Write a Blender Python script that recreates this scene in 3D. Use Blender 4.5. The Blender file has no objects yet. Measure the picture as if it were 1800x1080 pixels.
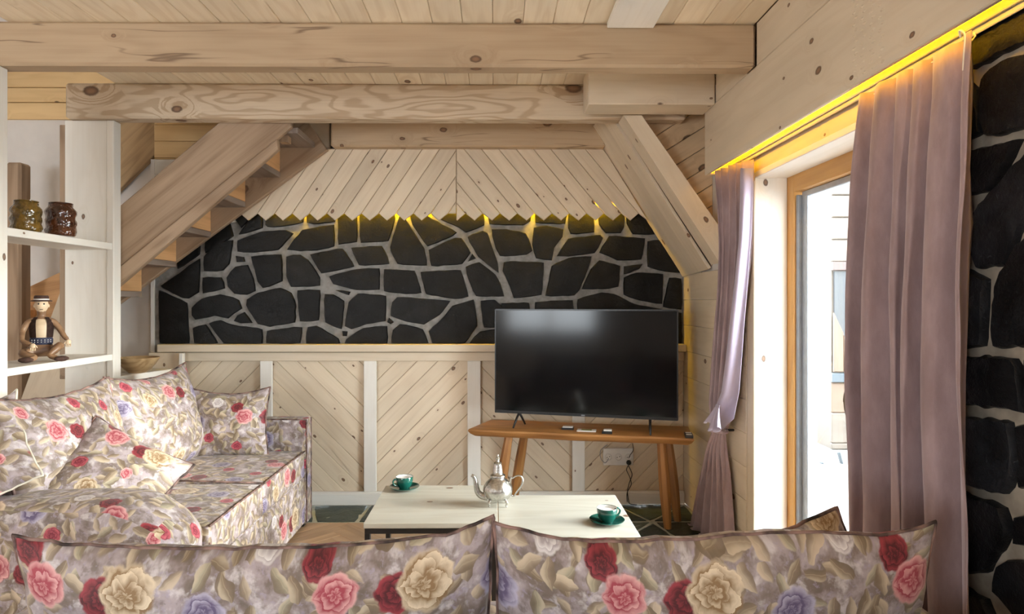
import bpy, bmesh, math, random
from math import sin, cos, pi, radians
from mathutils import Vector, Matrix, noise

random.seed(7)
S = bpy.context.scene
COL = S.collection

# ------------------------------------------------------------------ camera
H = 1.35                       # eye height
F = 1150.0                     # focal length in pixels of the 1800x1080 frame
YAW = radians(0.5)
CX, CY = 880.0, 530.0          # principal point
cd = bpy.data.cameras.new('camera')
cam = bpy.data.objects.new('camera', cd)
COL.objects.link(cam)
cam.location = (0, 0, H)
cam.rotation_euler = (radians(90), 0, -YAW)
cd.sensor_width = 36.0
cd.lens = 36.0 * F / 1800.0
cd.shift_x = (900 - CX) / 1800.0
cd.shift_y = -(540 - CY) / 1800.0
cd.clip_start = 0.05
cd.clip_end = 100
S.camera = cam

# ------------------------------------------------------------------ world and light
W = bpy.data.worlds.new('overcast_sky')
S.world = W
W.use_nodes = True
bg = W.node_tree.nodes['Background']
bg.inputs[0].default_value = (0.88, 0.95, 1.0, 1)
bg.inputs[1].default_value = 20.0
S.view_settings.view_transform = 'Standard'
S.view_settings.look = 'None'
S.view_settings.exposure = 0.15
S.view_settings.gamma = 1.0
S.view_settings.use_curve_mapping = False
try:
    S.cycles.max_bounces = 10
    S.cycles.diffuse_bounces = 6
    S.cycles.glossy_bounces = 3
    S.cycles.transmission_bounces = 6
    S.cycles.sample_clamp_indirect = 6
    S.cycles.use_light_tree = True
except Exception:
    pass

def portal(name, loc, rot, sx, sy):
    l = bpy.data.lights.new(name, 'AREA')
    l.shape = 'RECTANGLE'; l.size = sx; l.size_y = sy
    l.cycles.is_portal = True
    o = bpy.data.objects.new(name, l)
    COL.objects.link(o)
    o.location = loc; o.rotation_euler = rot
    return o
DOORY0, DOORY1 = 1.98, 3.27
portal('portal_door', (1.62, 2.6, 1.0), (0, radians(90), 0), 1.95, 1.3)
portal('portal_side', (1.62, -1.0, 1.5), (0, radians(90), 0), 1.0, 1.2)
portal('portal_rear', (-3.05, -2.75, 1.4), (radians(90), 0, 0), 1.7, 1.0)
sun = bpy.data.lights.new('sun', 'SUN')
sun.energy = 10.0; sun.angle = radians(26); sun.color = (1.0, 0.95, 0.86)
so = bpy.data.objects.new('sun', sun); COL.objects.link(so)
so.rotation_euler = Vector((0.93, -0.14, 0.16)).to_track_quat('Z', 'Y').to_euler()

# ------------------------------------------------------------------ helpers
def ray(px, py):
    a = YAW
    f = Vector((sin(a), cos(a), 0)); r = Vector((cos(a), -sin(a), 0))
    return f * F + r * (px - CX) + Vector((0, 0, 1)) * (CY - py)
def atY(px, py, Y):
    d = ray(px, py); t = Y / d.y
    return Vector((d.x * t, Y, H + d.z * t))
def atX(px, py, X):
    d = ray(px, py); t = X / d.x
    return Vector((X, d.y * t, H + d.z * t))
def atZ(px, py, Z):
    d = ray(px, py); t = (Z - H) / d.z
    return Vector((d.x * t, d.y * t, Z))

def link(name, me, mat=None, parent=None, M=None):
    o = bpy.data.objects.new(name, me)
    COL.objects.link(o)
    if mat is not None and len(me.materials) == 0:
        me.materials.append(mat)
    if parent is not None:
        o.parent = parent
        pw = parent.get('_w')
        if M is None: M = Matrix.Identity(4)
        o.matrix_local = Matrix(world_of(parent)).inverted() @ M
    elif M is not None:
        o.matrix_world = M
    WORLD[o.name] = M.copy() if M is not None else Matrix.Identity(4)
    return o
WORLD = {}
def world_of(o):
    return WORLD.get(o.name, Matrix.Identity(4))

def tag(o, label=None, cat=None, group=None, kind=None):
    if label: o['label'] = label
    if cat: o['category'] = cat
    if group: o['group'] = group
    if kind: o['kind'] = kind
    return o
def empty(name, loc, label=None, cat=None, group=None, kind=None):
    o = bpy.data.objects.new(name, None); COL.objects.link(o)
    o.location = loc; o.empty_display_size = 0.05
    WORLD[o.name] = Matrix.Translation(Vector(loc))
    return tag(o, label, cat, group, kind)
def struct(o):
    o['kind'] = 'structure'; return o

def mesh_from(name, verts, faces, smooth=False):
    me = bpy.data.meshes.new(name)
    me.from_pydata([tuple(v) for v in verts], [], faces)
    me.update()
    if smooth:
        for p in me.polygons: p.use_smooth = True
    return me
def fix(me):
    bm = bmesh.new(); bm.from_mesh(me)
    bmesh.ops.recalc_face_normals(bm, faces=bm.faces)
    bm.to_mesh(me); bm.free(); me.update()
    return me
def smooth(me, ang=None):
    for p in me.polygons: p.use_smooth = True
    if ang is not None:
        try: me.set_sharp_from_angle(angle=radians(ang))
        except Exception: pass
    return me

def area2(p):
    return sum(p[i][0] * p[(i + 1) % len(p)][1] - p[(i + 1) % len(p)][0] * p[i][1] for i in range(len(p))) / 2
def inset2(poly, d):
    n = len(poly); out = []
    for i in range(n):
        a = Vector(poly[i - 1]); b = Vector(poly[i]); c = Vector(poly[(i + 1) % n])
        e1 = (b - a); e2 = (c - b)
        if e1.length < 1e-7 or e2.length < 1e-7:
            out.append(b); continue
        e1.normalize(); e2.normalize()
        n1 = Vector((-e1.y, e1.x)); n2 = Vector((-e2.y, e2.x))
        m = n1 + n2
        if m.length < 1e-4: out.append(b + n1 * d); continue
        m.normalize()
        k = d / max(0.35, m.dot(n1))
        out.append(b + m * k)
    return out
def clip_half(poly, p, n):
    """keep the side where (q-p).n >= 0"""
    out = []
    for i in range(len(poly)):
        a = Vector(poly[i]); b = Vector(poly[(i + 1) % len(poly)])
        da = (a - p).dot(n); db = (b - p).dot(n)
        if da >= 0: out.append(a)
        if (da >= 0) != (db >= 0):
            t = da / (da - db); out.append(a + (b - a) * t)
    q = []
    for v in out:
        if not q or (v - q[-1]).length > 1e-5: q.append(v)
    if len(q) > 1 and (q[0] - q[-1]).length < 1e-5: q.pop()
    return q
def clip_convex(poly, reg):
    if area2(reg) < 0: reg = reg[::-1]
    for i in range(len(reg)):
        a = Vector(reg[i]); b = Vector(reg[(i + 1) % len(reg)])
        e = (b - a).normalized()
        poly = clip_half(poly, a, Vector((-e.y, e.x)))
        if len(poly) < 3: return []
    return poly

def prism(poly, h, ch=0.0025):
    """polygon (2D, ccw) extruded 0..h along z with a chamfered top"""
    poly = [Vector(p) for p in poly]
    if area2(poly) < 0: poly = poly[::-1]
    n = len(poly)
    v = [(p.x, p.y, 0) for p in poly]
    f = [list(range(n))[::-1]]
    if ch > 0:
        ins = inset2(poly, ch)
        v += [(p.x, p.y, h - ch) for p in poly] + [(p.x, p.y, h) for p in ins]
        for i in range(n):
            j = (i + 1) % n
            f.append([i, j, n + j, n + i]); f.append([n + i, n + j, 2 * n + j, 2 * n + i])
        f.append([2 * n + i for i in range(n)])
    else:
        v += [(p.x, p.y, h) for p in poly]
        for i in range(n):
            j = (i + 1) % n
            f.append([i, j, n + j, n + i])
        f.append([n + i for i in range(n)])
    return mesh_from('plank', v, f)

def frame(o, x, y):
    x = Vector(x).normalized(); y = Vector(y)
    z = x.cross(y).normalized(); y = z.cross(x)
    M = Matrix((x, y, z)).transposed().to_4x4()
    M.translation = Vector(o)
    return M

def planks(parent, name, region, origin, ux, uy, ang, width, th, mat, gap=0.0012, ch=0.0025, off=0.0, jitter=0.0012, mats=None):
    """clip strips running at ang (rad, in the ux/uy plane) by a convex 2D region; each strip its own object"""
    if area2(region) < 0: region = region[::-1]
    d = Vector((cos(ang), sin(ang))); n = Vector((-d.y, d.x))
    ks = [Vector(p).dot(n) for p in region]
    k0 = math.floor((min(ks) - off) / width); k1 = math.ceil((max(ks) - off) / width)
    ux = Vector(ux); uy = Vector(uy); origin = Vector(origin)
    cnt = 0
    for k in range(k0, k1):
        a = off + k * width + gap / 2; b = off + (k + 1) * width - gap / 2
        p = clip_half([Vector(q) for q in region], n * a, n)
        if len(p) < 3: continue
        p = clip_half(p, n * b, -n)
        if len(p) < 3 or abs(area2(p)) < 2e-4: continue
        c = sum(p, Vector((0, 0))) / len(p)
        loc = [Vector(((q - c).dot(d), (q - c).dot(n))) for q in p]
        me = prism(loc, th + random.uniform(-jitter, jitter), ch)
        M = frame(origin + ux * c.x + uy * c.y, ux * d.x + uy * d.y, ux * n.x + uy * n.y)
        m = mat if mats is None else random.choice(mats)
        link(name, me, m, parent, M); cnt += 1
    return cnt

def beam(name, p0, p1, w, h, mat, parent=None, ch=0.006, up=(0, 0, 1), wob=0.0):
    """box along local x from p0 to p1 (centre line), w sideways, h along up"""
    p0 = Vector(p0); p1 = Vector(p1); L = (p1 - p0).length
    x = (p1 - p0).normalized(); up = Vector(up)
    y = up.cross(x)
    M = frame((p0 + p1) / 2, x, y)
    bm = bmesh.new()
    bmesh.ops.create_cube(bm, size=1)
    for v in bm.verts: v.co = Vector((v.co.x * L, v.co.y * w, v.co.z * h))
    if ch > 0:
        bmesh.ops.bevel(bm, geom=list(bm.edges), offset=ch, segments=1, affect='EDGES')
    me = bpy.data.meshes.new(name); bm.to_mesh(me); bm.free()
    return link(name, me, mat, parent, M)
def box(name, a, b, mat, parent=None, ch=0.003, axis=None):
    """axis aligned box; its longest side (or axis) becomes local x"""
    a = Vector(a); b = Vector(b); c = (a + b) / 2; s = Vector([abs(b[i] - a[i]) for i in range(3)])
    if axis is None: axis = max(range(3), key=lambda i: s[i])
    if axis == 0: return beam(name, (c.x - s.x / 2, c.y, c.z), (c.x + s.x / 2, c.y, c.z), s.y, s.z, mat, parent, ch)
    if axis == 1: return beam(name, (c.x, c.y - s.y / 2, c.z), (c.x, c.y + s.y / 2, c.z), s.x, s.z, mat, parent, ch)
    return beam(name, (c.x, c.y, c.z - s.z / 2), (c.x, c.y, c.z + s.z / 2), s.x, s.y, mat, parent, ch, up=(0, 1, 0))
def polyboard(name, pts, th, mat, parent=None, ch=0.004, along=None):
    """flat board from coplanar 3D points, extruded th along its normal; local x = along"""
    pts = [Vector(p) for p in pts]
    c = sum(pts, Vector()) / len(pts)
    x = Vector(along).normalized() if along is not None else (pts[1] - pts[0]).normalized()
    nrm = Vector()
    for i in range(len(pts)):
        nrm += (pts[i] - c).cross(pts[(i + 1) % len(pts)] - c)
    nrm.normalize()
    x = (x - nrm * x.dot(nrm)).normalized()
    y = nrm.cross(x)
    M = frame(c, x, y)
    me = prism([Vector(((p - c).dot(x), (p - c).dot(y))) for p in pts], th, ch)
    return link(name, me, mat, parent, M)

def lathe(name, prof, mat, parent=None, loc=(0, 0, 0), seg=32, fn=None, M=None):
    v = []; f = []
    n = len(prof)
    for i, (r, z) in enumerate(prof):
        for k in range(seg):
            a = 2 * pi * k / seg
            rr = r if fn is None else fn(r, z, a)
            v.append((rr * cos(a), rr * sin(a), z))
    for i in range(n - 1):
        for k in range(seg):
            j = (k + 1) % seg
            f.append([i * seg + k, i * seg + j, (i + 1) * seg + j, (i + 1) * seg + k])
    if prof[0][0] > 1e-5: f.append(list(range(seg))[::-1])
    if prof[-1][0] > 1e-5: f.append([(n - 1) * seg + k for k in range(seg)])
    me = mesh_from(name, v, f, True)
    bm = bmesh.new(); bm.from_mesh(me); bmesh.ops.remove_doubles(bm, verts=bm.verts, dist=1e-5)
    bmesh.ops.recalc_face_normals(bm, faces=bm.faces); bm.to_mesh(me); bm.free()
    smooth(me, 40)
    MM = Matrix.Translation(Vector(loc))
    if M is not None: MM = MM @ M
    return link(name, me, mat, parent, MM)

def tube_mesh(pts, rad, seg=8, closed=False, cap=True):
    pts = [Vector(p) for p in pts]; n = len(pts)
    if not hasattr(rad, '__len__'): rad = [rad] * n
    v = []; f = []
    prev = None
    for i, p in enumerate(pts):
        if closed: t = (pts[(i + 1) % n] - pts[i - 1]).normalized()
        else: t = (pts[min(i + 1, n - 1)] - pts[max(i - 1, 0)]).normalized()
        if prev is None:
            u = t.cross(Vector((0, 0, 1)))
            if u.length < 0.1: u = t.cross(Vector((0, 1, 0)))
        else:
            u = prev - t * prev.dot(t)
        u.normalize(); prev = u; w = t.cross(u)
        for k in range(seg):
            a = 2 * pi * k / seg
            v.append(p + (u * cos(a) + w * sin(a)) * rad[i])
    m = n if closed else n - 1
    for i in range(m):
        j = (i + 1) % n
        for k in range(seg):
            l = (k + 1) % seg
            f.append([i * seg + k, i * seg + l, j * seg + l, j * seg + k])
    if not closed and cap:
        f.append(list(range(seg))[::-1]); f.append([(n - 1) * seg + k for k in range(seg)])
    me = mesh_from('tube', v, f, True)
    return fix(me)
def tube(name, pts, rad, mat, parent=None, seg=8, closed=False):
    pts = [Vector(p) for p in pts]
    c = sum(pts, Vector()) / len(pts)
    me = tube_mesh([p - c for p in pts], rad, seg, closed)
    return link(name, me, mat, parent, Matrix.Translation(c))
def catmull(pts, k=6):
    pts = [Vector(p) for p in pts]; out = []
    for i in range(len(pts) - 1):
        p0 = pts[max(i - 1, 0)]; p1 = pts[i]; p2 = pts[i + 1]; p3 = pts[min(i + 2, len(pts) - 1)]
        for j in range(k):
            t = j / k
            out.append(0.5 * ((2 * p1) + (p2 - p0) * t + (2 * p0 - 5 * p1 + 4 * p2 - p3) * t * t + (3 * p1 - p0 - 3 * p2 + p3) * t ** 3))
    out.append(pts[-1]); return out

# ------------------------------------------------------------------ materials
class NT:
    def __init__(s, name):
        s.m = bpy.data.materials.new(name); s.m.use_nodes = True
        s.t = s.m.node_tree; s.n = s.t.nodes; s.n.clear()
        s.out = s.n.new('ShaderNodeOutputMaterial')
        s.b = s.n.new('ShaderNodeBsdfPrincipled')
        s.t.links.new(s.b.outputs[0], s.out.inputs[0])
    def set(s, sock, val):
        if hasattr(val, 'links') or isinstance(val, bpy.types.NodeSocket): s.t.links.new(val, sock)
        elif isinstance(val, (tuple, list)) and len(val) == 3 and sock.type == 'RGBA': sock.default_value = (*val, 1)
        else: sock.default_value = val
    def math(s, op, a, b=None, c=None, clamp=False):
        n = s.n.new('ShaderNodeMath'); n.operation = op; n.use_clamp = clamp
        s.set(n.inputs[0], a)
        if b is not None: s.set(n.inputs[1], b)
        if c is not None: s.set(n.inputs[2], c)
        return n.outputs[0]
    def vm(s, op, a, b=None, out=0):
        n = s.n.new('ShaderNodeVectorMath'); n.operation = op
        s.set(n.inputs[0], a)
        if b is not None:
            s.set(n.inputs['Scale'] if op == 'SCALE' else n.inputs[1], b)
        return n.outputs['Value'] if op in ('LENGTH', 'DOT_PRODUCT', 'DISTANCE') else n.outputs[0]
    def mix(s, fac, a, b, mode='MIX'):
        n = s.n.new('ShaderNodeMix'); n.data_type = 'RGBA'; n.blend_type = mode
        s.set(n.inputs[0], fac); s.set(n.inputs[6], a); s.set(n.inputs[7], b)
        return n.outputs[2]
    def noise(s, vec, scale=5, detail=3, rough=0.5, dist=0.0, dim='3D', col=False):
        n = s.n.new('ShaderNodeTexNoise'); n.noise_dimensions = dim
        if vec is not None: s.set(n.inputs['Vector'], vec)
        n.inputs['Scale'].default_value = scale; n.inputs['Detail'].default_value = detail
        n.inputs['Roughness'].default_value = rough; n.inputs['Distortion'].default_value = dist
        return n.outputs['Color' if col else 'Fac']
    def vor(s, vec, scale=5, rnd=1.0, dim='2D', feat='F1'):
        n = s.n.new('ShaderNodeTexVoronoi'); n.voronoi_dimensions = dim; n.feature = feat
        s.set(n.inputs['Vector'], vec); n.inputs['Scale'].default_value = scale
        n.inputs['Randomness'].default_value = rnd
        return n
    def ramp(s, fac, a0, a1, b0=0.0, b1=1.0, smooth=True):
        n = s.n.new('ShaderNodeMapRange'); n.interpolation_type = 'SMOOTHSTEP' if smooth else 'LINEAR'
        s.set(n.inputs[0], fac); n.inputs[1].default_value = a0; n.inputs[2].default_value = a1
        n.inputs[3].default_value = b0; n.inputs[4].default_value = b1
        return n.outputs[0]
    def mapping(s, vec, scale=(1, 1, 1), loc=(0, 0, 0)):
        n = s.n.new('ShaderNodeMapping'); s.set(n.inputs[0], vec)
        n.inputs['Scale'].default_value = scale; n.inputs['Location'].default_value = loc
        return n.outputs[0]
    def coord(s, kind='Object'):
        n = s.n.new('ShaderNodeTexCoord'); return n.outputs[kind]
    def sep(s, vec):
        n = s.n.new('ShaderNodeSeparateXYZ'); s.set(n.inputs[0], vec); return n.outputs
    def comb(s, x, y, z=0.0):
        n = s.n.new('ShaderNodeCombineXYZ'); s.set(n.inputs[0], x); s.set(n.inputs[1], y); s.set(n.inputs[2], z)
        return n.outputs[0]
    def rnd(s):
        return s.n.new('ShaderNodeObjectInfo').outputs['Random']
    def bump(s, h, strength=0.3, dist=0.002, normal=None):
        n = s.n.new('ShaderNodeBump'); n.inputs['Strength'].default_value = strength
        n.inputs['Distance'].default_value = dist; s.set(n.inputs['Height'], h)
        if normal is not None: s.set(n.inputs['Normal'], normal)
        s.t.links.new(n.outputs[0], s.b.inputs['Normal'])
        return n.outputs[0]
    def fin(s, col=None, rough=None, metal=None, **k):
        if col is not None: s.set(s.b.inputs['Base Color'], col)
        if rough is not None: s.set(s.b.inputs['Roughness'], rough)
        if metal is not None: s.set(s.b.inputs['Metallic'], metal)
        for a, b in k.items(): s.set(s.b.inputs[a.replace('_', ' ')], b)
        return s.m

def wood(name, base, grain, knot=(0.10, 0.05, 0.025), knots=0.5, kscale=4.0, ksize=0.10, contrast=0.55, vary=0.14, rough=0.62, ring=7.0, gscale=1.0, rpow=1.6, ramt=0.45, crack=0.0):
    s = NT(name)
    r = s.rnd()
    oc = s.coord('Object')
    offv = s.comb(s.math('MULTIPLY', r, 37.1), s.math('MULTIPLY', r, 11.3), s.math('MULTIPLY', r, 5.7))
    p = s.vm('ADD', oc, offv)
    x, y, z = s.sep(p)
    yz = s.math('ADD', y, z)
    flat = s.comb(x, yz, 0.0)
    # knots: sparse cells on the unrolled long faces
    v = s.vor(s.mapping(flat, (kscale, kscale * 1.6, 1)), 1.0, 0.9)
    kd = v.outputs['Distance']; kc = s.sep(v.outputs['Color'])
    has = s.math('LESS_THAN', kc[0], knots)
    size = s.math('MULTIPLY_ADD', kc[1], ksize, ksize * 0.45)
    wob = s.math('MULTIPLY_ADD', s.noise(flat, 60, 2), 0.03, -0.015)
    kd2 = s.math('ADD', kd, wob)
    rel = s.math('DIVIDE', kd2, size)
    km = s.math('MULTIPLY', has, s.ramp(rel, 0.75, 1.1, 1.0, 0.0))
    halo = s.math('MULTIPLY', has, s.ramp(rel, 0.9, 4.5, 1.0, 0.0))
    # grain flowing round the knots
    gv = s.comb(s.math('MULTIPLY', x, 1.1 * gscale), s.math('MULTIPLY_ADD', halo, 0.09, y), s.math('MULTIPLY_ADD', halo, 0.09, z))
    n1 = s.noise(s.mapping(gv, (0.9, 7, 7)), 1.0, 2, 0.45, 0.25)
    rings = s.math('MULTIPLY', s.math('SINE', s.math('MULTIPLY', n1, ring * 6.283)), 0.5)
    rings = s.math('ADD', rings, 0.5)
    rings = s.math('POWER', rings, rpow)
    fine = s.noise(s.mapping(gv, (2.0, 110, 110)), 1.0, 3, 0.6)
    blot = s.noise(s.mapping(p, (1.5, 5, 5)), 1.0, 3, 0.5)
    g = s.math('MULTIPLY_ADD', fine, 0.8, s.math('MULTIPLY', rings, ramt))
    g = s.math('MULTIPLY', s.ramp(g, 0.25, 1.05), contrast)
    g = s.math('ADD', g, s.math('MULTIPLY', halo, 0.16), clamp=True)
    c = s.mix(g, base, grain)
    tint = s.math('MULTIPLY_ADD', r, vary, 1.0 - vary * 0.5)
    tint = s.math('MULTIPLY', tint, s.ramp(blot, 0.25, 0.75, 0.93, 1.06))
    tv = s.n.new('ShaderNodeCombineXYZ')
    for i in range(3): s.set(tv.inputs[i], tint)
    c = s.mix(1.0, c, tv.outputs[0], 'MULTIPLY')
    kc2 = s.mix(s.ramp(rel, 0.2, 0.8), tuple(min(1, k * 2.4) for k in knot), knot)
    c = s.mix(s.math('MULTIPLY', km, 0.92), c, kc2)
    if crack:
        cn = s.noise(s.mapping(p, (0.55, 6, 6), (3.3, 1.7, 4.1)), 1.0, 3, 0.55)
        cl = s.ramp(s.math('ABSOLUTE', s.math('SUBTRACT', cn, 0.50)), 0.0, 0.010, 1.0, 0.0)
        cm = s.ramp(s.noise(s.mapping(p, (2.2, 1, 1)), 1.0, 2), 0.44, 0.52)
        c = s.mix(s.math('MULTIPLY', s.math('MULTIPLY', cl, cm), crack), c, knot)
    s.bump(s.math('MULTIPLY_ADD', fine, 0.6, s.math('MULTIPLY', rings, 0.4)), 0.25, 0.0012)
    return s.fin(c, rough)

PINE = wood('bleached_pine', (0.735, 0.625, 0.475), (0.52, 0.39, 0.26), knot=(0.085, 0.04, 0.02), knots=0.55, kscale=4.8, ksize=0.058, contrast=0.38, ramt=0.28)
PINE_WHITE = wood('whitewashed_pine', (0.83, 0.81, 0.755), (0.68, 0.63, 0.53), knots=0.30, kscale=3.4, ksize=0.055, contrast=0.30, vary=0.05, ramt=0.25)
PINE_LONG = wood('ceiling_pine', (0.86, 0.76, 0.59), (0.64, 0.50, 0.33), knots=0.33, kscale=2.6, ksize=0.07, contrast=0.4, vary=0.12)
BEAMW = wood('beam_pine', (0.50, 0.375, 0.245), (0.33, 0.215, 0.125), knots=0.5, kscale=3.0, ksize=0.075, contrast=0.40, vary=0.06, ring=5, crack=0.7, ramt=0.3)
BEAMF = wood('figured_beam_pine', (0.66, 0.55, 0.41), (0.38, 0.25, 0.14), knots=0.36, kscale=2.2, ksize=0.085, contrast=0.62, vary=0.04, ring=9, gscale=1.5, rpow=3.6, ramt=0.8)
BEAMP = wood('pale_beam_pine', (0.72, 0.62, 0.48), (0.57, 0.45, 0.31), knots=0.4, kscale=3.4, ksize=0.06, contrast=0.32, vary=0.06, ramt=0.3)
BEAMG = wood('golden_rail_timber', (0.46, 0.31, 0.16), (0.25, 0.15, 0.07), knots=0.3, kscale=3.4, ksize=0.09, contrast=0.6, vary=0.06)
STAIRW = wood('stair_timber', (0.42, 0.30, 0.20), (0.25, 0.16, 0.095), knots=0.1, kscale=2, ksize=0.06, contrast=0.8, ring=4, vary=0.2)
STAIR_LIT = wood('stair_timber_warm_lit', (0.74, 0.43, 0.20), (0.46, 0.23, 0.09), knots=0.1, kscale=2, ksize=0.06, contrast=0.7, ring=4, vary=0.2)  # brighter copy of the stair timber: light on the risers put into the colour
STAIR_SHADE = wood('stair_timber_shaded', (0.29, 0.23, 0.19), (0.17, 0.125, 0.10), knots=0.1, kscale=2, ksize=0.06, contrast=0.8, ring=4, vary=0.2)  # darker, greyer copy: shade under the treads put into the colour
BENCHW = wood('oiled_slab', (0.40, 0.19, 0.06), (0.22, 0.09, 0.025), knots=0.0, contrast=0.7, ring=5, vary=0.15, rough=0.38)
TABLEW = wood('pale_oak_laminate', (0.56, 0.545, 0.475), (0.40, 0.36, 0.28), knots=0.35, kscale=3.5, ksize=0.06, contrast=0.35, vary=0.06, rough=0.42)
FRAMEW = wood('honey_door_timber', (0.55, 0.30, 0.09), (0.38, 0.18, 0.045), knots=0.0, contrast=0.5, ring=4, vary=0.06, rough=0.4)
HONEY = wood('honey_pine', (0.78, 0.56, 0.29), (0.60, 0.39, 0.17), knots=0.3, kscale=4, ksize=0.08, contrast=0.35)
DIAGW = wood('warm_diagonal_pine', (0.72, 0.53, 0.33), (0.48, 0.31, 0.17), knots=0.4, kscale=4, ksize=0.10, contrast=0.4)
PARQ = wood('oak_parquet', (0.48, 0.32, 0.19), (0.32, 0.20, 0.11), knots=0.0, contrast=0.6, ring=5, vary=0.45, rough=0.4)
BOWLW = wood('turned_bowl_wood', (0.52, 0.36, 0.19), (0.30, 0.18, 0.08), knots=0.0, contrast=0.9, ring=6, rough=0.5)
OUTW = wood('weathered_siding', (0.075, 0.06, 0.048), (0.05, 0.036, 0.027), knots=0.1, contrast=0.5)

def plain(name, col, rough=0.5, metal=0.0, nscale=30, namp=0.06, bump=0.0, **k):
    s = NT(name)
    n = s.noise(s.coord('Object'), nscale, 3)
    f = s.ramp(n, 0.3, 0.7, 1 - namp, 1 + namp)
    tv = s.n.new('ShaderNodeCombineXYZ')
    for i in range(3): s.set(tv.inputs[i], f)
    c = s.mix(1.0, col, tv.outputs[0], 'MULTIPLY')
    if bump: s.bump(n, bump, 0.002)
    return s.fin(c, rough, metal, **k)

PLASTER = plain('white_plaster', (0.76, 0.73, 0.70), 0.85, nscale=8, namp=0.03, bump=0.1)
MORTAR = plain('grey_mortar', (0.255, 0.245, 0.23), 0.9, nscale=25, namp=0.22, bump=0.6)
MORTAR_B = plain('beige_mortar', (0.40, 0.35, 0.28), 0.9, nscale=14, namp=0.25, bump=0.6)
MORTAR_F = plain('floor_mortar', (0.42, 0.44, 0.38), 0.85, nscale=30, namp=0.15, bump=0.3)
BLACK = plain('black_metal', (0.015, 0.013, 0.012), 0.45)
BLACKP = plain('black_plastic', (0.012, 0.012, 0.013), 0.35)
CASE = plain('tv_case', (0.008, 0.008, 0.009), 0.3)
SILVER = plain('chased_silver', (0.58, 0.575, 0.55), 0.27, 1.0, nscale=110, namp=0.18, bump=0.45)
GREENC = plain('green_glaze', (0.008, 0.085, 0.065), 0.12, nscale=10, namp=0.1, Coat_Weight=0.5)
WHITEC = plain('white_glaze', (0.85, 0.85, 0.83), 0.15, nscale=10, namp=0.02)
FOAM = plain('milk_foam', (0.80, 0.78, 0.76), 0.5, nscale=60, namp=0.05)
WHITEP = plain('white_plastic', (0.80, 0.80, 0.79), 0.35, namp=0.02)
RAILM = plain('white_rail', (0.55, 0.54, 0.52), 0.35, 0.0, namp=0.02)
BRONZE = plain('bronze_handle', (0.20, 0.16, 0.12), 0.35, 0.8)
GASKET = plain('grey_gasket', (0.25, 0.28, 0.32), 0.5)
ALU = plain('aluminium_trim', (0.45, 0.50, 0.56), 0.4, 0.6)
YTAPE = plain('curtain_heading_tape', (0.75, 0.72, 0.62), 0.8)
DARKGREY = plain('dark_grey_paint', (0.010, 0.013, 0.018), 0.5)
REDW = plain('red_brown_paint', (0.05, 0.028, 0.026), 0.6)
BLUEP = plain('blue_grey_paint', (0.018, 0.030, 0.042), 0.6)

def stone_mat(name, a, b, c, rough=0.42):
    s = NT(name); r = s.rnd()
    off = s.comb(s.math('MULTIPLY', r, 17.0), s.math('MULTIPLY', r, 31.0), 0.0)
    p = s.vm('ADD', s.coord('Object'), off)
    n = s.noise(p, 9, 6, 0.65, 0.4); n2 = s.noise(p, 45, 4, 0.7, 1.2)
    col = s.mix(s.ramp(n, 0.35, 0.75), a, b)
    col = s.mix(s.math('MULTIPLY', s.ramp(n2, 0.60, 0.80), 0.6), col, c)
    tint = s.math('MULTIPLY_ADD', s.math('POWER', r, 3.0), 1.1, 0.75)
    tv = s.n.new('ShaderNodeCombineXYZ')
    for i in range(3): s.set(tv.inputs[i], tint)
    col = s.mix(1.0, col, tv.outputs[0], 'MULTIPLY')
    s.bump(s.math('MULTIPLY_ADD', n, 1.0, s.math('MULTIPLY', n2, 0.35)), 0.7, 0.012)
    return s.fin(col, rough, Specular_IOR_Level=0.22)
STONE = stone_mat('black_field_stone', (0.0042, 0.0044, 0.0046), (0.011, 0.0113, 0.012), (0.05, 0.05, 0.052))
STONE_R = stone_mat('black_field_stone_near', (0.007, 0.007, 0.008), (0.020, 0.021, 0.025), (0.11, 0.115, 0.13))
SLATE = stone_mat('green_slate', (0.028, 0.042, 0.034), (0.05, 0.068, 0.055), (0.10, 0.12, 0.10), 0.35)

def glass(name, tint=(1, 1, 1), rough=0.0, ior=1.45, thin=True):
    s = NT(name)
    if thin:
        tr = s.n.new('ShaderNodeBsdfTransparent'); tr.inputs[0].default_value = (*tint, 1)
        gl = s.n.new('ShaderNodeBsdfGlossy'); gl.inputs['Roughness'].default_value = 0.02
        mx = s.n.new('ShaderNodeMixShader'); lw_ = s.n.new('ShaderNodeLayerWeight'); lw_.inputs[0].default_value = 0.5
        fac = s.math('MULTIPLY_ADD', s.math('POWER', lw_.outputs['Facing'], 4.0), 0.5, 0.025)
        s.t.links.new(fac, mx.inputs[0]); s.t.links.new(tr.outputs[0], mx.inputs[1]); s.t.links.new(gl.outputs[0], mx.inputs[2])
        s.t.links.new(mx.outputs[0], s.out.inputs[0])
        return s.m
    s.fin(tint, rough); s.b.inputs['Transmission Weight'].default_value = 0.85; s.b.inputs['IOR'].default_value = ior
    return s.m
PANE = glass('window_glass', (0.97, 0.985, 0.98))
def jar_glass(name, a, b, sc):
    s = NT(name); oc = s.coord('Object')
    n = s.noise(oc, sc, 3, 0.6, 0.8)
    c = s.mix(s.ramp(n, 0.3, 0.7), a, b)
    v = s.vor(oc, 70, 1.0, '3D'); s.bump(v.outputs['Distance'], 0.9, 0.004)
    return s.fin(c, 0.06, 0.0, Transmission_Weight=0.35, IOR=1.5, Coat_Weight=0.6)
JAR1 = jar_glass('olive_glass', (0.10, 0.065, 0.012), (0.30, 0.17, 0.03), 20)
JAR2 = jar_glass('brown_glass', (0.045, 0.012, 0.005), (0.16, 0.05, 0.018), 26)
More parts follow.
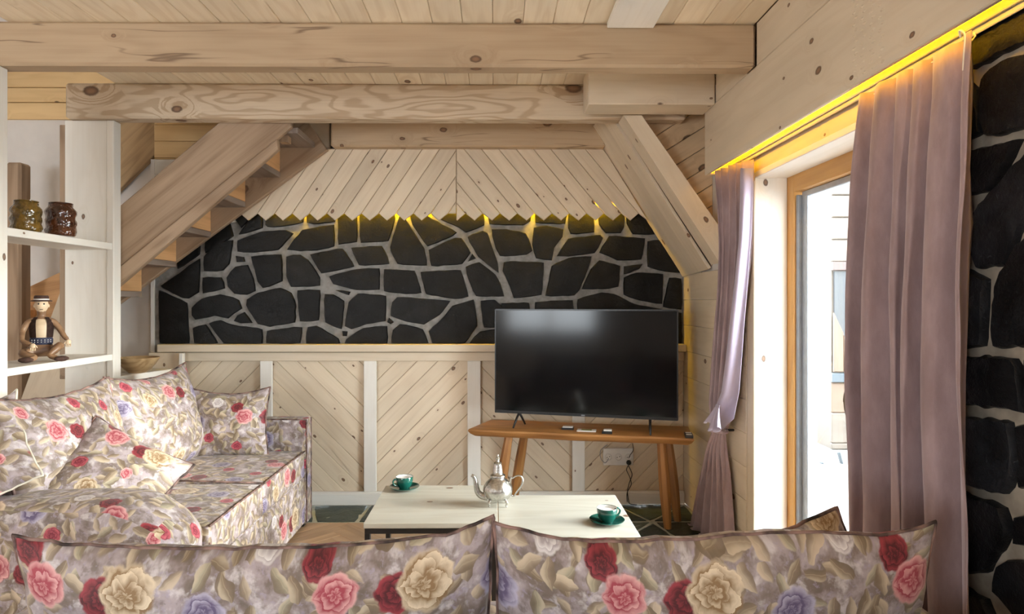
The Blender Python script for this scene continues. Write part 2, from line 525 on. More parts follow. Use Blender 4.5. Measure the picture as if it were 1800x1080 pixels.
TVS = NT('tv_screen').fin((0.0025, 0.0025, 0.003), 0.11, 0.0, Specular_IOR_Level=0.25)

def emit(name, col, st):
    s = NT(name); e = s.n.new('ShaderNodeEmission'); e.inputs[0].default_value = (*col, 1); e.inputs[1].default_value = st
    s.t.links.new(e.outputs[0], s.out.inputs[0]); return s.m
LED = emit('yellow_led', (1.0, 0.60, 0.0), 170)
LED2 = emit('pelmet_led', (1.0, 0.50, 0.0), 38)

def velvet():
    s = NT('mauve_velvet'); oc = s.coord('Object')
    n = s.noise(s.mapping(oc, (1, 1, 0.35)), 14, 5, 0.65); n2 = s.noise(oc, 900, 1)
    c = s.mix(s.ramp(n, 0.3, 0.75), (0.30, 0.212, 0.222), (0.42, 0.315, 0.33))
    s.bump(s.math('MULTIPLY_ADD', n, 1.0, s.math('MULTIPLY', n2, 0.15)), 0.35, 0.006)
    return s.fin(c, 0.78, 0.0, Sheen_Weight=0.5, Sheen_Roughness=0.4, Sheen_Tint=(0.9, 0.8, 0.86))
VELVET = velvet()
def lining():
    s = NT('pale_velvet_back'); n = s.noise(s.coord('Object'), 9, 4)
    c = s.mix(n, (0.36, 0.31, 0.43), (0.46, 0.41, 0.53)); s.bump(n, 0.2, 0.01)
    return s.fin(c, 0.6, 0.0, Sheen_Weight=0.4)
LINING = lining()

# --- floral print: leaves and roses placed on a repeating tile, in metres of cloth
TILE = 0.645
def rose_group():
    g = bpy.data.node_groups.new('rose_print', 'ShaderNodeTree')
    I = g.interface
    def si(n, t, io='INPUT'): return I.new_socket(name=n, in_out=io, socket_type=t)
    si('UV', 'NodeSocketVector'); si('Center', 'NodeSocketVector'); si('Radius', 'NodeSocketFloat')
    si('Noise', 'NodeSocketFloat'); si('Light', 'NodeSocketColor'); si('Dark', 'NodeSocketColor'); si('Under', 'NodeSocketColor')
    si('Color', 'NodeSocketColor', 'OUTPUT')
    s = NT.__new__(NT); s.t = g; s.n = g.nodes
    gi = s.n.new('NodeGroupInput').outputs; go = s.n.new('NodeGroupOutput').inputs
    d = s.vm('SUBTRACT', gi['UV'], gi['Center'])
    d = s.vm('SCALE', d, 1 / TILE); d = s.vm('ADD', d, (0.5, 0.5, 0)); d = s.vm('FRACTION', d)
    d = s.vm('SUBTRACT', d, (0.5, 0.5, 0)); d = s.vm('SCALE', d, TILE)
    x, y, z = s.sep(d)
    r = s.math('DIVIDE', s.math('SQRT', s.math('ADD', s.math('MULTIPLY', x, x), s.math('MULTIPLY', y, y))), gi['Radius'])
    th = s.math('ARCTAN2', y, x)
    nz = s.math('SUBTRACT', gi['Noise'], 0.5)
    lob = s.math('MULTIPLY', s.math('ABSOLUTE', s.math('SINE', s.math('MULTIPLY', th, 3.5))), -0.10)
    rr = s.math('ADD', s.math('MULTIPLY_ADD', nz, 0.30, r), lob)
    mask = s.ramp(rr, 0.82, 0.98, 1.0, 0.0)
    # petals: cells wrapped round the centre, dark at their base and light at their lip
    pv = s.comb(s.math('MULTIPLY', th, 0.85), s.math('MULTIPLY_ADD', nz, 0.5, s.math('MULTIPLY', s.math('POWER', rr, 0.8), 3.1)))
    pv = s.vm('ADD', pv, s.vm('SCALE', gi['Center'], 37.0))
    v = s.vor(pv, 1.0, 0.85)
    ly = s.math('SUBTRACT', s.sep(pv)[1], s.sep(v.outputs['Position'])[1])
    sh = s.math('MULTIPLY_ADD', ly, 0.75, 0.42)
    sh = s.math('ADD', sh, s.ramp(rr, 0.15, 0.95, -0.25, 0.30))
    sh = s.math('SUBTRACT', sh, s.ramp(v.outputs['Distance'], 0.45, 0.75, 0.0, 0.30), clamp=True)
    c = s.mix(sh, gi['Dark'], gi['Light'])
    c = s.mix(mask, gi['Under'], c)
    s.t.links.new(c, go['Color'])
    return g
def floral():
    s = NT('rose_print_fabric')
    uv = s.coord('UV')
    n = s.noise(uv, 28, 3, 0.6, 0.3, '2D'); nf = s.noise(uv, 55, 3, 0.6, 0.3, '2D')
    nb = s.noise(uv, 11, 4, 0.6, 0.1, '2D'); nb2 = s.noise(s.vm('ADD', uv, (3.3, 1.7, 0)), 17, 4, 0.62, 0.15, '2D')
    c = s.mix(s.ramp(nb, 0.36, 0.64), (0.20, 0.155, 0.13), (0.42, 0.355, 0.37))
    c = s.mix(s.math('MULTIPLY', s.ramp(nb2, 0.50, 0.70), 0.7), c, (0.72, 0.68, 0.69))
    c = s.mix(s.math('MULTIPLY', s.ramp(nb2, 0.46, 0.32), 0.65), c, (0.15, 0.115, 0.09))
    c = s.mix(s.math('MULTIPLY', s.ramp(nf, 0.56, 0.72), 0.5), c, (0.40, 0.35, 0.47))
    warp = s.vm('ADD', uv, s.vm('SCALE', s.vm('SUBTRACT', s.noise(uv, 22, 2, 0.5, 0, '2D', True), (0.5, 0.5, 0.5)), 0.022))
    for i, (off, sc, thr, la, lb, soft) in enumerate([((0.13, 0.41, 0), 17.0, 0.75, 0.030, 0.014, .6), ((0.77, 0.05, 0), 13.5, 0.62, 0.036, 0.016, .8), ((1.9, 2.3, 0), 14, 0.50, 0.034, 0.016, .86)]):
        q = s.vm('ADD', warp, off)
        v = s.vor(q, sc, 0.85)
        cc = s.sep(v.outputs['Color'])
        d = s.vm('SUBTRACT', q, v.outputs['Position'])
        vr = s.n.new('ShaderNodeVectorRotate'); vr.rotation_type = 'Z_AXIS'
        s.set(vr.inputs['Vector'], d); s.set(vr.inputs['Angle'], s.math('MULTIPLY', cc[0], 6.283))
        x, y, z = s.sep(vr.outputs[0])
        xa = s.math('ABSOLUTE', s.math('DIVIDE', x, la)); ya = s.math('ABSOLUTE', s.math('DIVIDE', y, lb))
        e = s.math('ADD', s.math('POWER', xa, 1.8), s.math('POWER', ya, 1.4))
        m = s.math('MULTIPLY', s.ramp(e, soft, 1.0, 1.0, 0.0), s.math('LESS_THAN', cc[1], thr))
        lc = s.mix(s.ramp(cc[2], 0.15, 0.85), (0.25, 0.185, 0.115), (0.58, 0.47, 0.34))
        lc = s.mix(s.math('MULTIPLY', s.math('GREATER_THAN', cc[2], 0.75), 0.7), lc, (0.27, 0.265, 0.175))
        lc = s.mix(s.ramp(y, -0.012, 0.006, 0.8, 0.0), lc, (0.15, 0.105, 0.065))
        lc = s.mix(s.math('MULTIPLY', s.ramp(y, 0.0, 0.012, 0.0, 1.0), 0.55), lc, (0.72, 0.62, 0.46))
        lc = s.mix(s.ramp(ya, 0.0, 0.12, 0.25, 0.0), lc, (0.66, 0.56, 0.38))
        c = s.mix(s.math('MULTIPLY', m, 0.92), c, lc)
    G = rose_group()
    PK = ((0.78, 0.44, 0.43), (0.36, 0.05, 0.075)); CR = ((0.33, 0.035, 0.05), (0.075, 0.006, 0.010))
    CM = ((0.80, 0.68, 0.50), (0.27, 0.165, 0.075)); LI = ((0.50, 0.47, 0.60), (0.13, 0.10, 0.19))
    RD = ((0.58, 0.12, 0.15), (0.18, 0.01, 0.03)); WH = ((0.85, 0.83, 0.82), (0.45, 0.40, 0.42))
    roses = [((-1.03, .825), .036, CR), ((-0.855, .752), .046, CR), ((-0.985, .760), .050, PK), ((-0.790, .765), .062, CM),
             ((-0.620, .725), .050, LI), ((-0.50, .86), .034, WH), ((-0.545, .635), .030, RD),
             ((-0.74, .52), .052, PK), ((-0.64, .50), .040, CR), ((-0.93, .49), .046, CM), ((-0.45, .47), .044, LI), ((-1.03, .58), .030, RD), ((-0.84, .62), .026, PK)]
    for (cx, cy), r, (lt, dk) in roses:
        gn = s.n.new('ShaderNodeGroup'); gn.node_tree = G
        s.set(gn.inputs['UV'], uv); gn.inputs['Center'].default_value = (cx, cy, 0); gn.inputs['Radius'].default_value = r
        s.set(gn.inputs['Noise'], n); gn.inputs['Light'].default_value = (*lt, 1); gn.inputs['Dark'].default_value = (*dk, 1)
        s.set(gn.inputs['Under'], c)
        c = gn.outputs['Color']
    wr = s.noise(uv, 7, 3, 0.55, 0.5, '2D')
    s.bump(s.math('MULTIPLY_ADD', wr, 1.0, s.math('MULTIPLY', s.noise(uv, 700, 1, 0.5, 0, '2D'), 0.03)), 0.35, 0.012)
    return s.fin(c, 0.62, 0.0, Sheen_Weight=0.15)
FLORAL = floral()
PIPING = plain('dark_print_piping', (0.17, 0.105, 0.09), 0.75, nscale=18, namp=0.9)

# ------------------------------------------------------------------ room shell
ZC = 2.596        # ceiling
def slab(name, a, b, mat, parent=None):
    o = box(name, a, b, mat, parent, ch=0)
    return o
# floor
floor = struct(slab('floor', (-4.3, -2.7, -0.12), (1.62, 4.6, -0.022), PARQ))
wall_back = struct(slab('wall_back', (-2.275, 4.40, 0), (1.40, 4.60, 2.62), MORTAR))
wall_left = struct(slab('wall_left', (-4.3, -2.7, -0.02), (-4.2, 4.6, 4.2), PLASTER))
wst = struct(slab('wall_stair', (-4.2, 4.47, -0.02), (-2.275, 4.6, 4.2), PLASTER))
slab('plaster_edge', (-2.30, 4.392, 0.0), (-2.276, 4.47, 2.3), PLASTER, wst)
box('void_ceiling', (-4.3, -2.7, 4.2), (-2.17, 4.6, 4.3), PINE, ch=0)
bpy.data.objects['void_ceiling'].name = 'ceiling_upper'; struct(bpy.data.objects['ceiling_upper'])
WORLD['ceiling_upper'] = WORLD['void_ceiling']
ceil = struct(slab('ceiling', (-2.17, -2.7, ZC + 0.021), (1.62, 4.6, 2.75), BEAMW))
gw = struct(slab('wall_gallery', (-2.20, -2.7, 2.75), (-2.12, 4.6, 4.2), PLASTER))
# ceiling boards run away from the camera
planks(ceil, 'ceiling_board', [(-2.17, -0.9), (1.17, -0.9), (1.17, 4.40), (-2.17, 4.40)], (0, 0, ZC + 0.02), (1, 0, 0), (0, -1, 0) if False else (0, 1, 0), pi / 2, 0.142, 0.02, PINE_LONG, ch=0.002, off=0.02) if False else None
def ceil_boards():
    x = -2.17; k = 0
    while x < 1.165:
        w = 0.135; x1 = min(x + w, 1.17)
        me = prism([(-2.65, -(x1 - x) / 2 + .0008), (2.65, -(x1 - x) / 2 + .0008), (2.65, (x1 - x) / 2 - .0008), (-2.65, (x1 - x) / 2 - .0008)], 0.021, 0.003)
        M = frame(((x + x1) / 2, 1.745, ZC + 0.021), (0, 1, 0), (1, 0, 0))
        link('ceiling_board', me, PINE_LONG, ceil, M)
        x = x1
ceil_boards()

# rear and left walls with the windows behind the camera
RW = empty('wall_rear', (0, -2.7, 0), kind='structure')
for i, (a, b) in enumerate([((-4.2, 0), (1.62, 0.80)), ((-4.2, 1.95), (1.62, 2.75)), ((-4.2, 0.8), (-3.95, 1.95)), ((-2.15, 0.8), (1.62, 1.95)), ((-4.2, 2.75), (-2.2, 4.2))]):
    slab('wall_section', (a[0], -2.8, a[1] - (0.02 if a[1] == 0 else 0)), (b[0], -2.7, b[1]), PLASTER, RW)
w2 = empty('window_2', (-3.05, -2.75, 0.8), kind='structure')
for a, b in [((-3.95, .80), (-2.15, .86)), ((-3.95, 1.89), (-2.15, 1.95)), ((-3.95, .86), (-3.89, 1.89)), ((-2.21, .86), (-2.15, 1.89)), ((-3.08, .86), (-3.02, 1.89))]:
    box('frame', (a[0], -2.79, a[1]), (b[0], -2.73, b[1]), FRAMEW, w2)

# right wall: knee wall, jamb, lintel, stone part
XW = 1.27
wr = empty('wall_right', (XW, 2.0, 0), kind='structure')
slab('knee_wall', (XW + 0.02, 3.275, -0.02), (1.62, 4.40, 2.75), PLASTER, wr)
slab('wall_core', (1.305, -0.0 + 0.45, -0.02), (1.62, 1.97, 2.75), MORTAR_B, wr)
slab('wall_core', (1.305, -2.7, -0.02), (1.62, -1.6, 2.75), PLASTER, wr)
slab('wall_core', (1.305, -0.4, -0.02), (1.62, 0.45, 2.75), PLASTER, wr)
slab('wall_core', (1.305, -1.6, -0.02), (1.62, -0.4, 1.0), PLASTER, wr)
slab('wall_core', (1.305, -1.6, 2.0), (1.62, -0.4, 2.75), PLASTER, wr)
slab('lintel', (1.29, 1.97, 1.985), (1.62, 3.275, 2.75), BEAMP, wr)
# knee wall boards (face -x)
def planks_x(parent, y0, y1, z0, z1, X, h, mat, th=0.02, ztop=None):
    z = z0
    while z < z1 - 0.005:
        zz = min(z + h, z1)
        me = prism([(-(y1 - y0) / 2, -(zz - z) / 2 + .0006), ((y1 - y0) / 2, -(zz - z) / 2 + .0006), ((y1 - y0) / 2, (zz - z) / 2 - .0006), (-(y1 - y0) / 2, (zz - z) / 2 - .0006)], th, 0.002)
        M = frame((X + th, (y0 + y1) / 2, (z + zz) / 2), (0, -1, 0), (0, 0, 1))
        # z axis = x cross y = (-1,0,0)
        link('wall_board', me, mat, parent, M); z = zz
planks_x(wr, 3.30, 4.399, 0.0, 1.53, XW, 0.17, BEAMP)
# deep reveal of the door
dr = empty('door_1', (1.45, 2.62, 0), kind='structure')
box('jamb', (1.275, 3.20, 0.0), (1.436, 3.272, 1.985), PINE_WHITE, dr, axis=2)
box('jamb', (1.275, 1.972, 0.0), (1.436, 2.03, 1.985), PINE_WHITE, dr, axis=2)
box('head_lining', (1.275, 2.03, 1.955), (1.436, 3.20, 1.985), PINE_WHITE, dr, axis=1)
# honey frame, gasket and glass of the door
FX0, FX1 = 1.437, 1.512
box('frame', (FX0, 3.135, 0.0), (FX1, 3.215, 1.975), FRAMEW, dr, axis=2)
box('frame', (FX0, 1.99, 0.0), (FX1, 2.07, 1.975), FRAMEW, dr, axis=2)
box('frame', (FX0, 2.07, 1.875), (FX1, 3.135, 1.975), FRAMEW, dr, axis=1)
box('sill', (FX0, 2.07, 0.0), (FX1, 3.135, 0.05), ALU, dr, axis=1)
box('gasket', (FX0 + .01, 3.115, 0.05), (FX1 - .01, 3.134, 1.86), GASKET, dr, axis=2)
box('glazing_edge', (FX0 + .03, 3.06, 0.05), (FX1 - .01, 3.114, 1.85), ALU, dr, axis=2)
box('glazing_edge', (FX0 + .03, 2.11, 1.845), (FX1 - .01, 3.114, 1.874), ALU, dr, axis=1)
box('stile', (FX0, 2.42, 0.05), (FX1, 2.50, 1.845), FRAMEW, dr, axis=2)
box('pane', (1.482, 2.50, 0.06), (1.487, 3.058, 1.843), PANE, dr, ch=0)
box('pane', (1.482, 2.08, 0.06), (1.487, 2.418, 1.843), PANE, dr, ch=0)
hp = [Vector((1.437, 2.465, 1.035)), Vector((1.40, 2.485, 1.045)), Vector((1.385, 2.525, 1.03)), Vector((1.378, 2.55, .985)), Vector((1.378, 2.555, 0.94)), Vector((1.38, 2.545, 0.905))]
tube('handle', catmull(hp, 5), [0.012] * 11 + [0.011] * 8 + [0.009] * 7, BRONZE, dr)
box('baseboard_strip', (1.262, 3.18, 0.0), (1.273, 3.262, 1.94), BEAMP, dr, axis=2)

# outside: terrace and the neighbouring log house
ter = struct(slab('terrace', (1.62, -4, -0.25), (9.0, 12, -0.12), plain('terrace_slabs', (0.16, 0.155, 0.15), 0.9)))
def outside():
    HONEYO = wood('stained_gable_boards', (0.085, 0.05, 0.03), (0.06, 0.03, 0.015), knots=0.1, contrast=0.5)
    y = 6.4
    e = empty('house', tuple(atY(1500, 700, y) * 1.0), 'pale timber house seen through the glass door, left end cut off by the white sky', 'house')
    e.location.z = -0.12; WORLD[e.name] = Matrix.Translation(e.location)
    x0 = atY(1465, 500, y).x; x1 = x0 + 2.6
    def Z(py): return atY(1480, py, y).z
    box('wall', (x0 + .02, y + .08, -0.12), (x1, y + .5, 3.6), OUTW, e, ch=0, axis=0)
    z = Z(460)
    while z < 3.5:
        box('siding_board', (x0, y + .03, z), (x1, y + .079, z + 0.215), OUTW, e, ch=0.01, axis=0); z += 0.22
    box('red_band', (x0, y + .01, Z(475)), (x1, y + .078, Z(460) - .002), REDW, e, axis=0)
    box('window_glass', (x0 + .04, y + .05, Z(655)), (x1 - .3, y + .078, Z(477)), DARKGREY, e, ch=0, axis=0)
    for i in range(5):
        a = x0 + .02 + i * .10
        polyboard('gable_board', [Vector((a, y + .045, Z(655) + .003)), Vector((a + .095, y + .045, Z(655) + .003)), Vector((a + .095, y + .045, Z(550 + 40 * i + 36))), Vector((a, y + .045, Z(550 + 40 * i)))], 0.02, HONEYO, e, along=(0, 0, 1))
    box('ledge', (x0 - .02, y - .02, Z(672)), (x1, y + .079, Z(657)), BLUEP, e, axis=0)
    z = Z(674); k = 0
    while z > -0.1:
        z2 = max(z - 0.30, -0.118)
        box('siding_board', (x0, y + .03, z2 + .003), (x1, y + .079, z), OUTW if k else HONEYO, e, ch=0.01, axis=0); z = z2; k += 1
    # painted star-shaped railing
    r = empty('star_railing', (x0 + .4, 5.9, -0.12), 'blue-grey railing with crossed star bars outside the glass door', 'railing')
    c = atY(1492, 862, 5.9)
    for a in (15, 75, 135, 165, 105):
        d = Vector((cos(radians(a)), 0, sin(radians(a)))) * 0.36
        beam('bar', c - d, c + d, 0.02, 0.045, BLUEP, r, up=(0, 1, 0))
    box('post', (c.x - .46, 5.87, -0.12), (c.x - .40, 5.93, c.z + .05), BLUEP, r)
    box('post', (c.x + .40, 5.87, -0.12), (c.x + .46, 5.93, c.z + .5), BLUEP, r)
    box('rail', (c.x - .46, 5.87, c.z - .40), (c.x + .46, 5.93, c.z - .36), BLUEP, r)
outside()

# ------------------------------------------------------------------ stone walls
def stone_mesh(pts, h, seedv, step=0.035, jit=0.005, grow=0.0045):
    """pts: 2D polygon in metres, ccw; rough stone with a broken face"""
    if area2(pts) < 0: pts = pts[::-1]
    out = []
    n = len(pts)
    for i in range(n):
        a = Vector(pts[i]); b = Vector(pts[(i + 1) % n])
        k = max(1, int((b - a).length / step))
        for j in range(k):
            out.append(a.lerp(b, j / k))
    # soften the corners once, then roughen
    out = inset2(out, -grow)
    sm = [out[i] * 0.84 + (out[i - 1] + out[(i + 1) % len(out)]) * 0.08 for i in range(len(out))]
    out = [p + Vector((noise.noise(Vector((p.x * 30, p.y * 30, seedv))), noise.noise(Vector((p.x * 30, p.y * 30, seedv + 9))))) * jit for p in sm]
    c = sum(out, Vector((0, 0))) / len(out)
    m = len(out)
    v = []; f = []
    def ring(poly, zf):
        base = len(v)
        for p in poly: v.append((p.x - c.x, p.y - c.y, zf(p)))
        return base
    def hz(p): return h + 0.007 * noise.noise(Vector((p.x * 9, p.y * 9, seedv))) + 0.003 * noise.noise(Vector((p.x * 35, p.y * 35, seedv)))
    r0 = ring(out, lambda p: 0.0)
    r1 = ring(out, lambda p: hz(p) * 0.55)
    i1 = [c + (p - c) * (1 - min(0.3, 0.005 / max((p - c).length, 1e-4))) for p in out]
    r2 = ring(i1, hz)
    i2 = [c + (p - c) * 0.5 for p in out]
    r3 = ring(i2, lambda p: hz(p) + 0.002)
    v.append((0, 0, hz(c)))
    cc = len(v) - 1
    for i in range(m):
        j = (i + 1) % m
        f += [[r0 + i, r0 + j, r1 + j, r1 + i], [r1 + i, r1 + j, r2 + j, r2 + i], [r2 + i, r2 + j, r3 + j, r3 + i], [r3 + i, r3 + j, cc]]
    me = mesh_from('stone', v, f, True)
    smooth(me, 35)
    return me, c

YS = 4.395
def stones_back():
    A = [[(95,575),(385,370),(375,620),(300,665),(255,665),(110,585)],
     [(80,610),(285,705),(290,800),(300,1010),(85,1010)],
     [(420,350),(500,250),(635,225),(610,400),(560,455),(420,460)],
     [(410,510),(550,510),(575,590),(410,630)],
     [(590,510),(660,430),(750,415),(790,520),(810,610),(740,640),(650,630),(600,580)],
     [(655,345),(725,355),(730,390),(665,390)],
     [(780,350),(1005,335),(1015,535),(865,590),(830,540)],
     [(675,230),(850,165),(1040,150),(1095,175),(985,295),(800,315),(675,310)],
     [(690,180),(760,80),(850,-20),(862,130),(740,165)],
     [(890,110),(895,-20),(1180,-20),(1170,90),(1000,120),(900,120)],
     [(325,740),(400,675),(540,640),(680,680),(710,745),(640,780),(600,820),(500,795),(350,830),(325,800)],
     [(745,680),(830,630),(1000,590),(1080,630),(1110,690),(1110,850),(920,880),(830,860),(740,720)],
     [(645,840),(670,800),(725,775),(785,855),(700,855)],
     [(335,895),(430,870),(520,1010),(345,1010)],
     [(460,860),(540,835),(600,870),(860,905),(860,1010),(570,1010)],
     [(900,920),(1100,890),(1165,890),(1150,1010),(895,1010)],
     [(1050,350),(1150,335),(1210,380),(1300,510),(1300,570),(1080,580),(1050,500)],
     [(1130,610),(1300,605),(1290,835),(1150,845),(1140,700)],
     [(200,300),(380,150),(385,330),(220,440)], [(430,200),(600,60),(640,190),(430,320)], [(640,40),(760,-60),(830,-20),(700,130)]]
    B = [[(-200,295),(-85,150),(155,110),(155,270),(20,300),(-100,305)],
     [(-55,1010),(-45,890),(20,880),(190,980),(200,1010)],
     [(-50,90),(-45,-20),(165,-20),(160,85),(0,100)],
     [(190,-20),(325,-20),(330,235),(190,255)],
     [(355,-20),(600,-20),(620,60),(570,230),(360,240)],
     [(655,40),(700,70),(840,290),(865,415),(640,405),(590,300),(590,280)],
     [(725,-20),(830,-20),(870,50),(1090,165),(1060,190),(870,270),(760,110)],
     [(880,-20),(1290,-20),(1300,110),(1160,165),(1110,125),(900,30)],
     [(-25,335),(220,290),(310,425),(150,455),(60,475)],
     [(290,285),(520,270),(560,350),(575,405),(350,415)],
     [(120,500),(330,450),(500,440),(500,600),(330,600),(150,560)],
     [(540,450),(770,460),(820,625),(700,630),(540,615)],
     [(820,470),(1120,455),(1150,560),(1180,655),(1080,670),(860,635)],
     [(880,300),(1080,210),(1130,210),(1195,320),(1130,405),(900,420)],
     [(1210,325),(1235,365),(1180,385)],
     [(1160,430),(1260,395),(1385,490),(1420,560),(1450,650),(1240,650),(1190,540)],
     [(1175,200),(1290,155),(1320,170),(1400,400),(1410,470),(1260,350)],
     [(85,640),(150,640),(230,690),(210,900),(90,850)],
     [(170,605),(280,620),(270,640)],
     [(270,700),(340,635),(550,650),(545,840),(400,860),(290,905),(240,880)],
     [(600,700),(640,660),(1040,690),(960,790),(840,865),(700,840),(590,800)],
     [(880,920),(980,830),(1060,730),(1220,680),(1240,830),(1245,880),(1150,1010),(910,1010)],
     [(1275,690),(1380,680),(1460,760),(1450,885),(1300,890)],
     [(1190,1010),(1270,925),(1400,905),(1460,1010)],
     [(250,985),(380,900),(560,880),(560,1010),(240,1010)],
     [(595,1010),(605,910),(660,865),(830,905),(875,1010)],
     [(222,918),(255,920),(250,955),(225,955)],
     [(575,820),(610,850),(590,865),(565,850)]]
    C = [[(-10,-20),(365,-20),(365,90),(300,125),(0,118)],
     [(20,165),(150,170),(320,200),(380,350),(330,385),(95,400),(60,330)],
     [(395,150),(500,135),(655,165),(645,230),(560,330),(550,435),(415,420),(385,300)],
     [(410,105),(410,-20),(680,-20),(670,115)],
     [(710,-20),(910,-20),(925,190),(720,205),(700,150)],
     [(970,-20),(1180,-20),(1185,140),(1160,195),(1030,195),(970,120)],
     [(1215,-20),(1320,-20),(1455,205),(1265,205),(1250,170),(1220,110)],
     [(600,400),(700,250),(980,215),(1000,240),(930,370),(700,400)],
     [(970,370),(1060,225),(1370,245),(1340,430),(1130,435),(1050,395)],
     [(1400,270),(1500,260),(1690,550),(1500,520),(1400,490)],
     [(130,450),(480,460),(460,740),(220,770),(170,620),(120,530)],
     [(550,490),(700,420),(900,405),(870,500),(790,700),(750,745),(495,750),(530,620)],
     [(820,690),(900,520),(970,440),(1150,490),(1140,670),(1050,685)],
     [(1190,490),(1350,475),(1320,510),(1190,560)],
     [(1190,590),(1300,550),(1530,560),(1520,820),(1330,790),(1190,740)],
     [(1590,590),(1695,600),(1695,870),(1535,850)],
     [(110,820),(350,815),(360,1010),(110,1000)], [(410,810),(735,790),(745,1000),(410,1010)],
     [(780,780),(990,725),(1100,740),(1280,830),(1560,880),(1560,1010),(785,1010)],
     [(1590,900),(1695,900),(1695,1170),(1600,1170)], [(1250,1045),(1560,1045),(1570,1170),(1250,1170)],
     [(800,1050),(1210,1045),(1210,1170),(800,1170)], [(420,1045),(760,1045),(760,1170),(430,1170)], [(120,1040),(385,1045),(390,1170),(200,1170)]]
    polys = [[(260 + x / 4.32, 370 + y / 4.32) for x, y in p] for p in A] + \
            [[(550 + x / 4.32, 370 + y / 4.32) for x, y in p] for p in B] + \
            [[(860 + x / 5.0, 370 + y / 5.0) for x, y in p] for p in C]
    for i, p in enumerate(polys):
        w = [atY(x, y, YS - 0.02) for x, y in p]
        me, c = stone_mesh([(q.x, q.z) for q in w], 0.020, i * 3.7, jit=0.004)
        # local z must face the room (-Y): x=(1,0,0), y=(0,0,1) -> z=(0,-1,0)
        M = frame((c.x, YS + 0.006, c.y), (1, 0, 0), (0, 0, 1))
        link('stone', me, STONE, wall_back, M)
stones_back()

def stones_right():
    P = [[(1708,110),(1712,62),(1800,12),(1850,-16),(1850,50),(1800,78),(1760,95),(1715,118)],
     [(1733,140),(1770,105),(1800,100),(1860,86),(1860,215),(1800,225),(1740,238),(1731,200)],
     [(1690,125),(1722,160),(1728,235),(1690,250)],
     [(1680,275),(1795,247),(1770,300),(1740,335),(1680,345)],
     [(1712,385),(1740,350),(1800,285),(1850,240),(1850,370),(1800,400),(1770,465),(1722,470)],
     [(1690,470),(1737,490),(1735,540),(1732,610),(1690,612)],
     [(1762,490),(1800,430),(1860,380),(1860,600),(1800,608),(1755,610),(1758,540)],
     [(1690,630),(1787,630),(1798,665),(1800,722),(1690,708)],
     [(1690,732),(1780,745),(1785,800),(1782,855),(1770,870),(1690,845)],
     [(1690,865),(1770,895),(1780,925),(1770,955),(1740,1000),(1690,1010)],
     [(1795,750),(1860,745),(1860,850),(1800,858)],
     [(1792,910),(1860,900),(1860,960),(1795,955)],
     [(1762,1000),(1775,990),(1860,985),(1860,1130),(1790,1080),(1755,1040)],
     [(1690,1030),(1735,1055),(1760,1110),(1690,1130)],
     [(1812,630),(1860,620),(1860,725),(1815,722)],
     [(1880,-20),(2010,-70),(2010,100),(1880,180)], [(1880,210),(2010,170),(2010,420),(1880,400)],
     [(1885,440),(2010,450),(2010,640),(1885,650)], [(1885,690),(2010,690),(2010,900),(1885,880)], [(1885,930),(2010,930),(2010,1180),(1885,1120)],
     [(1600,300),(1670,280),(1670,420),(1600,430)], [(1600,450),(1670,445),(1670,610),(1600,600)], [(1600,630),(1670,630),(1670,800),(1600,790)], [(1600,820),(1670,820),(1670,1000),(1600,980)]]
    for i, p in enumerate(P):
        w = [atX(x, y, 1.30) for x, y in p]
        me, c = stone_mesh([(-q.y, q.z) for q in w], 0.024, 200 + i * 3.7, step=0.018, jit=0.009, grow=0.004)
        M = frame((1.306, -c.x, c.y), (0, -1, 0), (0, 0, 1))
        link('stone', me, STONE_R, wr, M)
stones_right()

# ------------------------------------------------------------------ wainscot below the stone
YB = 4.385
def Xp(px, Y=YB): return atY(px, 700, Y).x
def Zp(py, Y=YB): return atY(900, py, Y).z
wain = empty('trim_1', (0, YB, 0), kind='structure')
zt, zb = Zp(634), Zp(862)
cols = [(283, 460), (481, 641), (663, 822), (845, 1005), (1027, 1199)]
for i, (a, b) in enumerate(cols):
    x0, x1 = Xp(a), Xp(b)
    planks(wain, 'panel_board', [(x0 - .01, zb - .01), (x1 + .01, zb - .01), (x1 + .01, zt + .01), (x0 - .01, zt + .01)],
           (0, YB + 0.015, 0), (1, 0, 0), (0, 0, 1), radians(45 if i % 2 == 0 else -45), 0.098, 0.014, PINE, off=0.03 * i, gap=0.0015, ch=0.0032)
box('backing', (Xp(283), YB + .013, .02), (Xp(1199), 4.399, zt + .02), BEAMW, wain, ch=0, axis=0)
for a, b in [(460, 481), (641, 663), (822, 845), (1005, 1027)]:
    box('stile', (Xp(a), 4.352, zb), (Xp(b), 4.372, zt), PINE_WHITE, wain, axis=2)
box('top_rail', (Xp(283), 4.352, zt), (1.262, 4.372, Zp(619)), BEAMP, wain, axis=0)
box('ledge', (Xp(277, 4.31), 4.30, Zp(619, 4.30)), (1.262, 4.392, Zp(606, 4.30)), BEAMP, wain, axis=0)
box('bottom_rail', (Xp(283), 4.348, 0.0), (1.262, 4.372, zb), PINE_WHITE, wain, axis=0)
tag(box('baseboard', (Xp(283), 4.34, 0.0), (1.262, 4.348, 0.075), PINE_WHITE, wain, axis=0))

